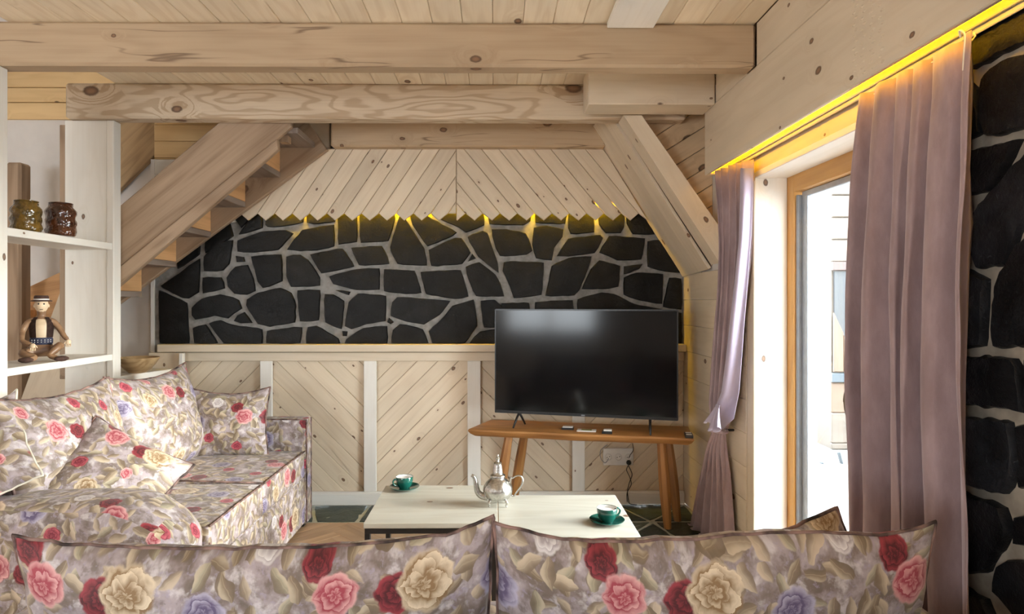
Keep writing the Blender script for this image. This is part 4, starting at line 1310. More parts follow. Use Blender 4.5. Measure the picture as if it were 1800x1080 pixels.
def bowR(u, v):
    if v < 0: return 0.0
    return v * (0.040 * max(0.0, (abs(u) - .72) / .28) ** 1.4 * (0.95 if u > 0 else 0.65) + .010 * math.sin(u * 4) - .006)
# UVs in metres of x/z so that the print lies where it does in the photograph
Mc = frame((-.535, 1.505, .612), (1, 0, 0), (0, -.22, 1))
pillow('back_cushion', Mc, 1.065, 0.450, 0.20, 'left long rose-print back cushion on the near sofa', 'cushion', 'back cushions of the near sofa', (-.535, .618), seed=11, corner=0.022, bow=bowL, n=34, pipe=0.0042, sag=0.030)
Mc = frame((.490, 1.500, .612), (1, 0, 0), (0, -.22, 1))
pillow('back_cushion', Mc, .985, 0.455, 0.20, 'right long rose-print back cushion on the near sofa, peaked corner by the curtain', 'cushion', 'back cushions of the near sofa', (.49 + .03, .625), seed=12, corner=0.022, bow=bowR, n=34, pipe=0.0042, sag=-0.002)
pillow('throw_pillow', frame((.815, 1.76, .530), (.96, .05, .28), (-.25, .25, .90)), 0.42, 0.40, 0.15, 'rose-print throw pillow peeking above the right end of the near sofa', 'pillow', None, (0.2, .3), seed=13, corner=0.08)

# ------------------------------------------------------------------ coffee tables
def coffee_table(x0, y0, label):
    w = 0.545; z = 0.45
    r = empty('coffee_table', (x0 + w / 2, y0 + w / 2, 0), label, 'coffee table', 'square coffee tables pushed together')
    box('tabletop', (x0, y0, z - .022), (x0 + w, y0 + w, z), TABLEW, r, ch=0.002, axis=0)
    t = 0.022
    for a in (x0 + .004, x0 + w - t - .004):
        for b in (y0 + .004, y0 + w - t - .004):
            box('leg', (a, b, 0), (a + t, b + t, z - .0225 - t), BLACK, r, ch=0.001, axis=2)
    for b in (y0 + .004, y0 + w - t - .004):
        box('frame_bar', (x0 + .004, b, z - .0225 - t), (x0 + w - .004, b + t, z - .0225), BLACK, r, ch=0.001)
        box('frame_bar', (x0 + .004 + t, b, 0.0), (x0 + w - .004 - t, b + t, t * .6), BLACK, r, ch=0.001)
    for a in (x0 + .004, x0 + w - t - .004):
        box('frame_bar', (a, y0 + .004 + t, z - .0225 - t), (a + t, y0 + w - .004 - t, z - .0225), BLACK, r, ch=0.001)
    return r
coffee_table(-.533, 2.655, 'left coffee table with pale wooden top on a black metal frame')
coffee_table(.014, 2.49, 'right coffee table with pale wooden top, set slightly nearer the viewer')

def cup(loc, yaw, lab, slab_, group):
    T = Matrix.Rotation(yaw, 4, 'Z')
    s = lathe('saucer', [(0, 0), (.030, 0), (.034, .002), (.062, .010), (.0705, .0155), (.071, .0175), (.062, .0135), (.036, .0065), (.030, .0055), (0, .0055)], GREENC, None, loc)
    tag(s, slab_, 'saucer', 'green saucers')
    z0 = loc[2] + .0058
    c = lathe('coffee_cup', [(0, 0), (.024, 0), (.025, .003), (.027, .006), (.036, .020), (.0405, .040), (.0415, .056), (.0405, .0575), (.0395, .056), (.0385, .040), (.033, .020), (.022, .008), (0, .006)], GREENC, None, (loc[0], loc[1], z0), M=T)
    c.data.materials.append(WHITEC)
    for p in c.data.polygons:
        ctr = p.center
        if (ctr.z > .0568) or (Vector((ctr.x, ctr.y)).length < .0398 and ctr.z > .037 and p.normal.z * 0 + (p.normal.x * ctr.x + p.normal.y * ctr.y) < 0): p.material_index = 1
    tag(c, lab, 'cup', 'green coffee cups')
    Mw = Matrix.Translation(Vector((loc[0], loc[1], z0))) @ T
    hpts = catmull([(.037, 0, .046), (.050, 0, .050), (.060, 0, .042), (.057, 0, .028), (.046, 0, .020), (.033, 0, .019)], 5)
    link('handle', tube_mesh(hpts, .0042, 8), GREENC, c, Mw)
    link('foam', mesh_from('foam', [(0, 0, .047)] + [(.0385 * cos(a * pi / 12), .0385 * sin(a * pi / 12), .0465) for a in range(24)], [[0, i + 1, (i + 1) % 24 + 1] for i in range(24)], True), FOAM, c, Mw)
q = atZ(711, 861, .45); cup((q.x, q.y, .4502), radians(215), 'green coffee cup with white inside at the back left of the tables', 'dark green saucer at the back left of the tables', 'cups')
q = atZ(1067, 920, .45); cup((q.x, q.y, .4502), radians(20), 'green coffee cup with white inside at the right end of the tables', 'green saucer at the right end of the tables', 'cups')

def teapot():
    q = atZ(875, 889, .45)
    base = Vector((q.x, q.y, .4505))
    o = lathe('teapot', [(0, .022), (.022, .021), (.034, .024), (.052, .036), (.063, .055), (.0655, .070), (.062, .086), (.052, .102), (.040, .114), (.032, .120), (.030, .124), (.033, .127), (.034, .130)],
              SILVER, None, base, 48, fn=lambda r, z, a: r * (1 + (0.018 * sin(a * 14) * max(0, 1 - abs(z - .085) / .025) + 0.008 * sin(a * 30) * max(0, 1 - abs(z - .05) / .02))))
    tag(o, 'chased silver teapot with tall domed lid and curved spout on the coffee table', 'teapot')
    lathe('lid', [(.0335, .1305), (.033, .134), (.026, .139), (.023, .142), (.0215, .155), (.017, .180), (.0165, .184), (.018, .187), (.014, .191), (.007, .194), (.005, .199), (.009, .203), (.010, .208), (.006, .213), (.0035, .216), (.005, .220), (.003, .225), (0, .227)], SILVER, o, base, 32,
          fn=lambda r, z, a: r * (1 + (0.02 * sin(a * 10) if .142 < z < .182 else 0)))
    sp = catmull([base + Vector(p) for p in [(-.045, 0, .040), (-.068, 0, .042), (-.086, 0, .056), (-.094, 0, .080), (-.098, 0, .105), (-.104, 0, .124), (-.116, 0, .133)]], 5)
    rad = [.020 - .0135 * (i / (len(sp) - 1)) ** .7 for i in range(len(sp))]
    tube('spout', sp, rad, SILVER, o, 12)
    hd = catmull([base + Vector(p) for p in [(.052, 0, .100), (.058, 0, .122), (.066, 0, .120), (.078, 0, .128), (.098, 0, .130), (.110, 0, .116), (.108, 0, .094), (.092, 0, .070), (.078, 0, .050), (.070, 0, .040), (.058, 0, .046)]], 5)
    tube('handle', hd, .0036, SILVER, o, 8)
    for a in (40, 140, 220, 320):
        c, s_ = cos(radians(a)), sin(radians(a))
        tube('foot', catmull([base + Vector(p) for p in [(.040 * c, .040 * s_, .034), (.052 * c, .052 * s_, .020), (.046 * c, .046 * s_, .008), (.052 * c, .052 * s_, .002)]], 4), [.006] * 5 + [.004] * 4 + [.0035] * 3 + [.0015], SILVER, o, 8)
teapot()

# ------------------------------------------------------------------ bench, television and what stands on it
def bench():
    fl = Vector((-.17, 3.99)); fr_ = Vector((1.135, 3.715)); d = (fr_ - fl).normalized(); nn = Vector((-d.y, d.x)); 
    r = empty('slab_bench', (0.5, 4.0, 0), 'live-edge brown wooden bench on splayed legs, carrying the television', 'bench')
    z = 0.57; th = 0.048; dep = 0.36; L = (fr_ - fl).length
    # live edge outline
    pts = []
    for i in range(22):
        t = i / 21; p = fl + d * (L * t) + nn * (0.006 * sin(t * 9) + .004 * sin(t * 23)); pts.append(p)
    pts[0] = fl + nn * .02
    back = []
    for i in range(22):
        t = 1 - i / 21; xx = L * t
        if i == 21: xx += .07
        if i == 20: xx = max(xx, .085)
        back.append(fl + d * xx + nn * (dep + 0.008 * sin(t * 7 + 1)))
    pts = pts + back
    c = sum(pts, Vector((0, 0))) / len(pts)
    loc = [Vector(((p - c).dot(d), (p - c).dot(nn))) for p in pts]
    n = len(loc); v = []; f = []
    rings = [(0.0, .034), (.016, .012), (th - .014, 0.0), (th - .004, 0.004), (th, .012)]
    for zz, ins in rings:
        for p in inset2(loc, ins): v.append((p.x, p.y, zz))
    f.append(list(range(n))[::-1]); f.append([(len(rings) - 1) * n + i for i in range(n)])
    for k in range(len(rings) - 1):
        for i in range(n):
            j = (i + 1) % n
            f.append([k * n + i, k * n + j, (k + 1) * n + j, (k + 1) * n + i])
    me = mesh_from('seat', v, f, True); smooth(me, 30)
    link('seat', me, BENCHW, r, frame((c.x, c.y, z - th), (d.x, d.y, 0), (nn.x, nn.y, 0)))
    def leg(t, w, tx, tw):
        a = fl + d * (L * t) + nn * (dep * w); b = fl + d * (L * t + tx) + nn * (dep * w + tw)
        p0 = Vector((a.x, a.y, z - th + .012)); p1 = Vector((b.x, b.y, 0))
        bm = bmesh.new(); x = (p0 - p1).normalized(); M = frame(p1, x, Vector((d.x, d.y, 0)))
        Ln = (p0 - p1).length; ring = []
        N = 10
        for k in range(N + 1):
            u = k / N; wx = .023 + .009 * sin(pi * min(1, u * 1.1)) + (.004 * u); wy = .024 + .008 * sin(pi * u)
            row = []
            for m in range(8):
                an = 2 * pi * (m + .5) / 8
                row.append(bm.verts.new((u * Ln, wx * cos(an), wy * sin(an))))
            ring.append(row)
        for k in range(N):
            for m in range(8):
                l = (m + 1) % 8
                bm.faces.new([ring[k][m], ring[k][l], ring[k + 1][l], ring[k + 1][m]])
        bm.faces.new(ring[0][::-1]); bm.faces.new(ring[-1])
        # flat foot
        R = M.inverted()
        for q in ring[0]:
            w_ = M @ q.co; q.co = R @ (w_ + (x * (-w_.z / x.z)))
        me = bpy.data.meshes.new('leg'); bmesh.ops.recalc_face_normals(bm, faces=bm.faces); bm.to_mesh(me); bm.free(); smooth(me, 35)
        link('leg', me, BENCHW, r, M)
    leg(.185, .22, -.085, -.02); leg(.235, .80, -.09, .02); leg(.865, .30, .04, .12 if False else .03); leg(.90, .78, .06, .01)
bench()

def tv():
    L = Vector((-.002, 4.10)); Rr = Vector((1.068, 3.80)); d = (Rr - L); W_ = d.length; d.normalize(); nn = Vector((d.y, -d.x))  # faces the viewer
    c = (L + Rr) / 2; z0, z1 = .652, 1.302
    o = empty('television', (c.x, c.y, .57), 'large black flat-screen television standing on the wooden bench', 'television')
    x = Vector((d.x, d.y, 0)); y = up
    M = frame((c.x, c.y, (z0 + z1) / 2), x, y)
    def panel(name, w, h, za, zb, mat, bev, dy=0.0):
        bm = bmesh.new(); bmesh.ops.create_cube(bm, size=1)
        for v in bm.verts: v.co = Vector((v.co.x * w, v.co.y * h + dy, za + (v.co.z + .5) * (zb - za)))
        if bev: bmesh.ops.bevel(bm, geom=list(bm.edges), offset=bev, segments=2, affect='EDGES')
        me = bpy.data.meshes.new(name); bm.to_mesh(me); bm.free()
        return link(name, me, mat, o, M)
    H_ = z1 - z0
    panel('case', W_, H_, -.030, 0, CASE, .004)
    panel('rear_housing', W_ * .7, H_ * .6, -.060, -.0305, BLACKP, .01, -.05)
    panel('screen', W_ - .016, H_ - .028, .0002, .0014, TVS, 0, .005)
    panel('bezel', W_ - .004, .014, .0002, .003, CASE, .001, -H_ / 2 + .008)
    panel('maker_plate', .022, .006, .0032, .0042, GASKET, 0, -H_ / 2 + .009).location.x -= 0
    bpy.data.objects[o.children[-1].name] if False else None
    for s in (-.40, .395):
        base = M @ Vector((s, -H_ / 2 + .004, -.012)); b2 = Vector((base.x, base.y, 0))
        n3 = Vector((nn.x, nn.y, 0)); 
        for k in (1, -1):
            foot = Vector((base.x, base.y, .5745)) + n3 * (.075 * k) + Vector((d.x, d.y, 0)) * (-.02 * k if s < 0 else .005 * k)
            tube('stand_leg', [base + n3 * .004 * k, base.lerp(foot, .5) + Vector((0, 0, .004)), foot], [.008, .007, .0055], BLACKP, o, 8)
tv()
def on_bench():
    z = .5703
    def tray(px, py, w, dp, h, name, label, cat, mats, group=None, yaw=-.21):
        q = atZ(px, py, z)
        o = empty(name, (q.x, q.y, z), label, cat, group)
        d = Vector((cos(yaw), sin(yaw), 0)); n2 = Vector((-d.y, d.x, 0))
        for (part, fx, fy, sw, sd, za, zb, m) in mats:
            c = q + d * fx + n2 * fy
            beam(part, c - d * sw / 2 + up * ((za + zb) / 2), c + d * sw / 2 + up * ((za + zb) / 2), sd, zb - za, m, o, ch=min(.0015, (zb - za) / 4))
        return o
    tray(998, 755, .06, .06, .02, 'sachet', 'white wrapped packet, left of the three small things before the television', 'packet', [('packet_base', 0, 0, .072, .050, .0, .012, BLACKP), ('wrapper', 0, .004, .062, .046, .0122, .016, WHITEP)], 'small packets on the bench')
    tray(1031, 758, .1, .06, .02, 'picture_card', 'small cream card with an olive printed picture lying before the television', 'card', [('card', 0, 0, .115, .062, .0, .006, WHITEC), ('printed_picture', 0, .002, .062, .034, .0062, .007, OLIVE)])
    tray(1067, 762, .06, .06, .02, 'sachet', 'white wrapped packet, right of the three small things before the television', 'packet', [('packet_base', 0, 0, .060, .050, .0, .014, BLACKP), ('wrapper', .004, .006, .048, .040, .0142, .022, WHITEC)], 'small packets on the bench')
    for k, (dy, wd) in enumerate(((.006, 'rear'), (-.044, 'front'))):
        tray(1210, 766, .05, .05, .02, 'remote_control', ('dark remote control at the right end of the bench, ' + ('nearer the wall' if k == 0 else 'nearer the viewer')), 'remote control',
             [('remote_body', 0, dy * 1.1, .044, .050, 0, .014, BLACKP), ('button_row', 0, dy * 1.1 + .012, .032, .007, .0141, .016, WHITEP), ('button_row', 0, dy * 1.1 - .004, .032, .007, .0141, .016, WHITEP)], 'remote controls on the bench')
OLIVE = plain('olive_print', (0.22, 0.22, 0.06), 0.6, nscale=80, namp=0.5)
on_bench()

def sockets():
    YW = 4.370
    o = empty('wall_socket', tuple(atY(1086, 802, YW)), 'white triple wall socket on the panelling under the television', 'socket')
    a = atY(1060, 818, YW); b = atY(1113, 788, YW)
    box('cover_plate', (a.x, YW - .010, a.z), (b.x, YW - .0005, b.z), WHITEP, o, ch=.003, axis=0)
    w = (b.x - a.x) / 3
    for i in range(3):
        cx = a.x + w * (i + .5); cz = (a.z + b.z) / 2
        M = frame((cx, YW - .010, cz), (1, 0, 0), (0, 0, 1))
        lathe('socket_ring', [(.024, -.0005), (.025, .004), (.022, .005), (.019, .001), (0, .0008)], WHITEP, o, M=M, seg=24)
        for s in (-1, 1):
            lathe('pin_hole', [(.003, .0010), (.003, .0022), (0, .0022)], BLACK, o, M=frame((cx + s * .0085, YW - .0112, cz + s * .003), (1, 0, 0), (0, 0, 1)), seg=10)
    p = atY(1104, 812, YW)
    pl = empty('power_plug', (p.x, YW - .03, p.z), 'black plug in the right socket with its cable hanging down', 'plug')
    lathe('plug_body', [(0, .0), (.015, .0), (.017, .006), (.014, .022), (.006, .030), (0, .030)], BLACKP, pl, M=frame((p.x, YW - .017, p.z), (1, 0, 0), (0, 0, 1)), seg=20)
    yy = YW - .035
    cp = [atY(1104, 818, yy), atY(1109, 828, yy), atY(1111, 836, yy), atY(1106, 850, yy), atY(1103, 865, yy), atY(1105, 880, yy)]
    tube('cable', catmull(cp + [Vector((cp[-1].x + .01, yy + .0, .004)), Vector((cp[-1].x + .05, yy - .02, .004))], 5), .0028, BLACKP, pl, 6)
    cp = [atY(1104, 818, yy), atY(1101, 826, yy), atY(1107, 840, yy), atY(1109, 852, yy), atY(1102, 866, yy), Vector((atY(1102, 872, yy).x, yy, .02))]
    c2 = tube('power_cable', catmull([Vector(p_) - Vector((0, .008, 0)) for p_ in cp], 5), .0026, BLACKP, None, 6)
    tag(c2, 'second dark cable twisting down from the sockets to the floor', 'cable')
    yy = YW - .022
    lp = catmull([atY(1068, 782, yy), atY(1056, 792, yy), atY(1056, 806, yy), atY(1064, 814, yy), atY(1070, 806, yy - .004)], 5)
    tag(tube('looped_cable', lp, .0022, GASKET, None, 6), 'thin grey cable looped beside the left socket', 'cable')
    lp = catmull([atY(1112, 780, yy), atY(1113, 792, yy), atY(1108, 800, yy - .012), atY(1105, 806, yy - .014)], 5)
    tag(tube('television_cable', lp, .0022, BLACKP, None, 6), 'short black cable coming down behind the bench to the right socket', 'cable')
sockets()

# ------------------------------------------------------------------ things on the shelves
def jar(px, py, Y, r, h, mat, label, seed):
    q = atY(px, py, Y)
    def fn(rr, z, a):
        return rr * (1 + 0.07 * noise.noise(Vector((cos(a) * 3 + seed, sin(a) * 3, z * 40))) * (1 if .01 < z < h - .03 else 0.2) + (.05 * noise.noise(Vector((cos(a) * 9 + seed, sin(a) * 9, z * 110))) if .012 < z < h - .03 else 0))
    prof = [(0, 0), (r * .9, 0), (r * .97, .006)] + [(r * (1.0 + .04 * sin(k * 1.3)), .012 + (h - .045) * k / 12) for k in range(13)] + [(r * .93, h - .024), (r * .80, h - .014), (r * .80, h - .003), (r * .77, h), (r * .72, h - .003), (r * .72, h - .02), (r * .86, h - .05), (r * .88, .02), (0, .012)]
    o = lathe('glass_jar', prof, mat, None, (q.x, q.y, 1.6855), 40, fn)
    tag(o, label, 'jar', 'chunky glass jars')
    lathe('rim', [(r * .74, h + .0005), (r * .80, h + .0015), (r * .81, h + .005), (r * .77, h + .007), (r * .72, h + .005), (r * .70, h + .001)], mat, o, (q.x, q.y, 1.6855), 32)
jar(46, 410, 3.20, .064, .146, JAR1, 'olive-gold glass jar on the upper shelf, left', 1.0)
jar(107, 414, 3.40, .068, .165, JAR2, 'dark brown knobbly glass jar on the upper shelf, right', 7.0)

q = atZ(251, 650, .9105)
bo = lathe('wooden_bowl', [(0, 0), (.050, 0), (.054, .004), (.075, .022), (.098, .050), (.116, .078), (.122, .092), (.119, .094), (.110, .080), (.090, .050), (.066, .024), (.030, .012), (0, .010)], BOWLW, None, (-2.205, 4.06, .9105), 48)
tag(bo, 'wide turned wooden bowl on the low corner shelf', 'bowl')

# carved doll sitting cross-legged
FIGW = wood('carved_wood_brown', (0.34, 0.20, 0.11), (0.16, 0.08, 0.04), knots=0, contrast=.7, ring=5, rough=.4)
FIGP = wood('carved_wood_pale', (0.74, 0.58, 0.40), (0.52, 0.36, 0.22), knots=0, contrast=.5, ring=5, rough=.45)
VEST = plain('dark_brown_cloth', (0.06, 0.028, 0.02), 0.8, nscale=80, namp=.3)
BELT = plain('navy_belt', (0.025, 0.028, 0.06), 0.7)
def skin_mesh(name, verts, edges, radii, sub=1):
    me = bpy.data.meshes.new(name); me.from_pydata([tuple(v) for v in verts], edges, [])
    o = bpy.data.objects.new('tmp_skin', me); COL.objects.link(o)
    m = o.modifiers.new('s', 'SKIN'); m.use_smooth_shade = True
    for i, r in enumerate(radii):
        rr = r if hasattr(r, '__len__') else (r, r)
        me.skin_vertices[0].data[i].radius = rr
    me.skin_vertices[0].data[0].use_root = True
    s2 = o.modifiers.new('u', 'SUBSURF'); s2.levels = sub; s2.render_levels = sub
    dg = bpy.context.evaluated_depsgraph_get(); dg.update()
    out = bpy.data.meshes.new_from_object(o.evaluated_get(dg))
    bpy.data.objects.remove(o); out.name = name
    smooth(out)
    return out
def doll():
    q = atZ(74, 634, 1.0465); base = Vector((-2.315, 3.36, 1.0468))
    # local frame: faces the viewer
    fwd = Vector((0.55, -0.83, 0)).normalized(); side = Vector((-fwd.y, fwd.x, 0))   # side = figure's left, seen on the right
    M = Matrix((side, -fwd, up)).transposed().to_4x4(); M.translation = base      # x right, y away, z up
    V = [(0, .02, .055), (0, .02, .10), (0, .02, .160), (0, .02, .205), (0, .015, .228), (0, .012, .262), (0, .012, .300),          # 0 hip 1 waist 2 chest 3 shoulder 4 neck 5 6 head
         (.052, .02, .200), (.078, .01, .160), (.098, -.01, .120), (.112, -.03, .105),       # left arm, straight down outward
         (-.052, .02, .200), (-.080, .015, .155), (-.080, -.03, .105), (-.040, -.06, .085),  # right arm to the lap
         (.045, 0, .045), (.085, -.05, .085), (.030, -.085, .030), (.070, -.100, .016), (.085, -.12, .014),     # left leg
         (-.045, 0, .045), (-.085, -.045, .045), (-.020, -.090, .022), (-.045, -.11, .016), (-.060, -.125, .014)]
    E = [(0, 1), (1, 2), (2, 3), (3, 4), (4, 5), (5, 6), (3, 7), (7, 8), (8, 9), (9, 10), (3, 11), (11, 12), (12, 13), (13, 14), (0, 15), (15, 16), (16, 17), (17, 18), (18, 19), (0, 20), (20, 21), (21, 22), (22, 23), (23, 24)]
    Rr = [(.046, .034), (.038, .030), (.044, .030), (.036, .024), (.014, .014), (.026, .028), (.024, .026), .018, .016, .013, .011, .018, .016, .013, .011, .026, .021, .016, .013, .010, .026, .021, .016, .013, .010]
    me = skin_mesh('wooden_doll', V, E, Rr, 1)
    o = link('wooden_doll', me, FIGW, None, M)
    tag(o, 'small carved wooden doll in hat and dark vest, sitting cross-legged on the lower shelf', 'figurine')
    # head details
    def part(name, bm_fn, mat, par=None):
        bm = bmesh.new(); bm_fn(bm); me = bpy.data.meshes.new(name); bm.to_mesh(me); bm.free(); smooth(me, 40)
        return link(name, me, mat, par or o, M)
    def head(bm):
        bmesh.ops.create_icosphere(bm, subdivisions=3, radius=1)
        for v in bm.verts:
            c = v.co
            k = 1.0 - .16 * max(0, -c.z)
            v.co = Vector((c.x * .031 * k, c.y * .033 * k + .010, c.z * .040 + .282))
            # brow, nose, chin
            if c.y < -.5:
                nose = math.exp(-((c.x / .22) ** 2 + ((c.z + .08) / .28) ** 2)); v.co.y -= .010 * nose
                for s in (-1, 1): v.co.y += .006 * math.exp(-(((c.x - s * .38) / .2) ** 2 + ((c.z - .18) / .16) ** 2))
                v.co.y += .003 * math.exp(-((c.x / .35) ** 2 + ((c.z + .48) / .08) ** 2))
    HD = part('head', head, FIGP)
    for s in (-1, 1):
        def eye(bm, s=s):
            bmesh.ops.create_icosphere(bm, subdivisions=2, radius=.0042, matrix=Matrix.Translation((s * .0115, -.0195, .290)))
        part('eye', eye, BLACKP, HD)
        def ear(bm, s=s):
            bmesh.ops.create_icosphere(bm, subdivisions=2, radius=1, matrix=Matrix.Translation((s * .031, .012, .280)) @ Matrix.Diagonal((.004, .007, .010, 1)))
        part('ear', ear, FIGP, HD)
    def mouth(bm):
        bmesh.ops.create_cube(bm, size=1, matrix=Matrix.Translation((0, -.0215, .262)) @ Matrix.Diagonal((.014, .004, .0025, 1)))
    part('mouth', mouth, VEST, HD)
    def prof(name, pr, mat, sc=(1, 1), off=(0, .012, 0), par=None):
        v = []; f = []; seg = 28
        for r_, z in pr:
            for k in range(seg): v.append((r_ * cos(2 * pi * k / seg) * sc[0] + off[0], r_ * sin(2 * pi * k / seg) * sc[1] + off[1], z + off[2]))
        for i in range(len(pr) - 1):
            for k in range(seg):
                j = (k + 1) % seg; f.append([i * seg + k, i * seg + j, (i + 1) * seg + j, (i + 1) * seg + k])
        f.append([(len(pr) - 1) * seg + k for k in range(seg)])
        me = mesh_from(name, v, f, True); fix(me); smooth(me, 40)
        return link(name, me, mat, par or o, M)
    HT = prof('hat', [(.030, .302), (.046, .303), (.047, .307), (.033, .310), (.032, .328), (.028, .333)], VEST, off=(0, .014, 0))
    prof('hat_band', [(.0335, .3105), (.0338, .316), (.0325, .3165)], FOAM, off=(0, .014, 0), par=HT)
    # vest: open shell round the chest, shirt panel in front
    def vest(bm):
        seg = 20; rows = []
        for z, w, dth in ((.118, .049, .037), (.150, .052, .040), (.185, .054, .039), (.208, .050, .033), (.222, .030, .026)):
            row = []
            for k in range(seg + 1):
                a = radians(-90 + 26 + (360 - 52) * k / seg)
                row.append(bm.verts.new((w * cos(a), .020 + dth * sin(a), z)))
            rows.append(row)
        for i in range(len(rows) - 1):
            for k in range(seg):
                bm.faces.new([rows[i][k], rows[i][k + 1], rows[i + 1][k + 1], rows[i + 1][k]])
        bmesh.ops.solidify(bm, geom=bm.faces[:], thickness=.004)
    part('vest', vest, VEST)
    prof('shirt', [(.040, .112), (.045, .135), (.046, .165), (.044, .190), (.034, .208), (.016, .220)], FIGP, (1, .74), (0, .016, 0))
    BT = prof('belt', [(.046, .082), (.050, .090), (.050, .112), (.046, .118)], BELT, (1, .80), (0, .016, 0))
    for i in range(7):
        for j in range(2):
            a = radians(-90 + (i - 3) * 17)
            def stud(bm, a=a, j=j):
                bmesh.ops.create_icosphere(bm, subdivisions=1, radius=.0026, matrix=Matrix.Translation((.0505 * cos(a), .016 + .0415 * sin(a), .096 + j * .010)))
            part('stud', stud, WHITEC, BT)
    # hands and shoes
    def mit(name, pos, sc, mat, rot=0):
        def g(bm):
            bmesh.ops.create_icosphere(bm, subdivisions=2, radius=1, matrix=Matrix.Translation(pos) @ Matrix.Rotation(rot, 4, 'Z') @ Matrix.Diagonal((*sc, 1)))
        return part(name, g, mat)
    def hand(px, py, pz, sx):
        HN = mit('hand', (px, py, pz), (.014, .010, .016), FIGP)
        for k in range(4):
            def fg(bm, k=k):
                bmesh.ops.create_icosphere(bm, subdivisions=1, radius=1, matrix=Matrix.Translation((px + (k - 1.5) * .0065, py - .006, pz - .015 - (.002 if k in (1, 2) else 0))) @ Matrix.Diagonal((.0032, .0036, .009, 1)))
            part('finger', fg, FIGP, HN)
        def thb(bm):
            bmesh.ops.create_icosphere(bm, subdivisions=1, radius=1, matrix=Matrix.Translation((px + sx * .015, py - .004, pz - .002)) @ Matrix.Rotation(sx * -.5, 4, 'Y') @ Matrix.Diagonal((.0035, .0035, .009, 1)))
        part('thumb', thb, FIGP, HN)
    hand(.114, -.034, .092, -1); hand(-.034, -.066, .078, 1)
    mit('shoe', (.085, -.118, .015), (.034, .017, .0145), VEST, .25)
    mit('shoe', (-.060, -.124, .015), (.034, .017, .0145), VEST, -.2)
doll()

# small glass vase in the gap behind the doll
q = Vector((-2.40, 3.16, 1.0468))
g = lathe('glass_vase', [(0, 0), (.026, 0), (.028, .01), (.024, .03), (.030, .05), (.024, .075), (.029, .10), (.024, .125), (.027, .15), (.024, .16), (.020, .158), (.019, .02), (0, .012)], jar_glass('smoky_glass', (.10, .09, .09), (.5, .46, .42), 30), None, tuple(q), 24)
tag(g, 'slim ribbed grey glass vase on the lower shelf, left of the doll', 'vase')

# ------------------------------------------------------------------ curtains
def curtain(name, rows, label, hook_n, folds, amp, phase=0.0, nx=150, backfrom=None, hem=True):
    """rows: list of (z, Y_far, Y_near, X_centre, amp_scale, twist)"""
    v = []; f = []
    NZ = len(rows)
    for (z, ya, yb, xc, am, sh) in rows:
        for i in range(nx + 1):
            t = i / nx
            ph = folds * 2 * pi * t + phase + sh + 1.1 * sin(2 * pi * t * 1.7 + 0.6)
            s = 1 - 2 * abs(sin(ph / 2)) ** 0.55
            x = xc + am * amp * s * (0.75 + 0.5 * noise.noise(Vector((t * 9, z * .6, phase)))) + .010 * noise.noise(Vector((t * 14, z * 3.2, 3)))
            y = ya + (yb - ya) * t + am * .45 * amp * cos(ph) * 0.6 + .006 * noise.noise(Vector((t * 11, z * 2.6, 8)))
            v.append((min(x, 1.274), y, z))
    for r in range(NZ - 1):
        for i in range(nx):
            a = r * (nx + 1) + i
            f.append([a, a + 1, a + nx + 2, a + nx + 1])
    c = Vector(v[0]); v = [Vector(p) - c for p in v]
    me = mesh_from(name, v, f, True)
    smooth(me)
    return me, c
# near curtain
def near_curtain():
    ztop = atX(1600, 113, 1.225).z
    rows = []
    N = 34
    for k in range(N + 1):
        t = k / N; z = 2.035 * (1 - t) + 0.012 * t
        sl = t
        ya = 2.185 + .010 * sin(t * 5) ; yb = 1.650 - .035 * sl
        rows.append((z, ya, yb, 1.232 - .016 * min(1, t * 3), .50 + .50 * min(1, t * 3), .35 * sin(t * 3.0)))
    me, c = curtain('curtain', rows, '', 0, 5.6, .062, 0.3)
    o = link('curtain', me, VELVET, None, Matrix.Translation(c))
    tag(o, 'wide mauve velvet curtain hanging straight beside the near stone wall', 'curtain', 'mauve curtains')
    for i in range(8):
        y = 1.69 + i * .070
        tube('hook', [(1.247, y, 2.050), (1.249, y, 2.040), (1.240, y, 2.028), (1.228, y, 2.022)], .0022, YTAPE, o, 6)
    tube('pull_cord', catmull([(1.20, 1.675, 2.03), (1.192, 1.668, 2.045), (1.20, 1.66, 2.03), (1.198, 1.66, 1.98), (1.196, 1.66, 1.94)], 4), .003, YTAPE, o, 6)
    # side hem
    he = [(1.225 - .015 * sin(pi * k / 20) , 1.690 - .02 * k / 20, 2.03 - 2.0 * k / 20) for k in range(21)]
near_curtain()
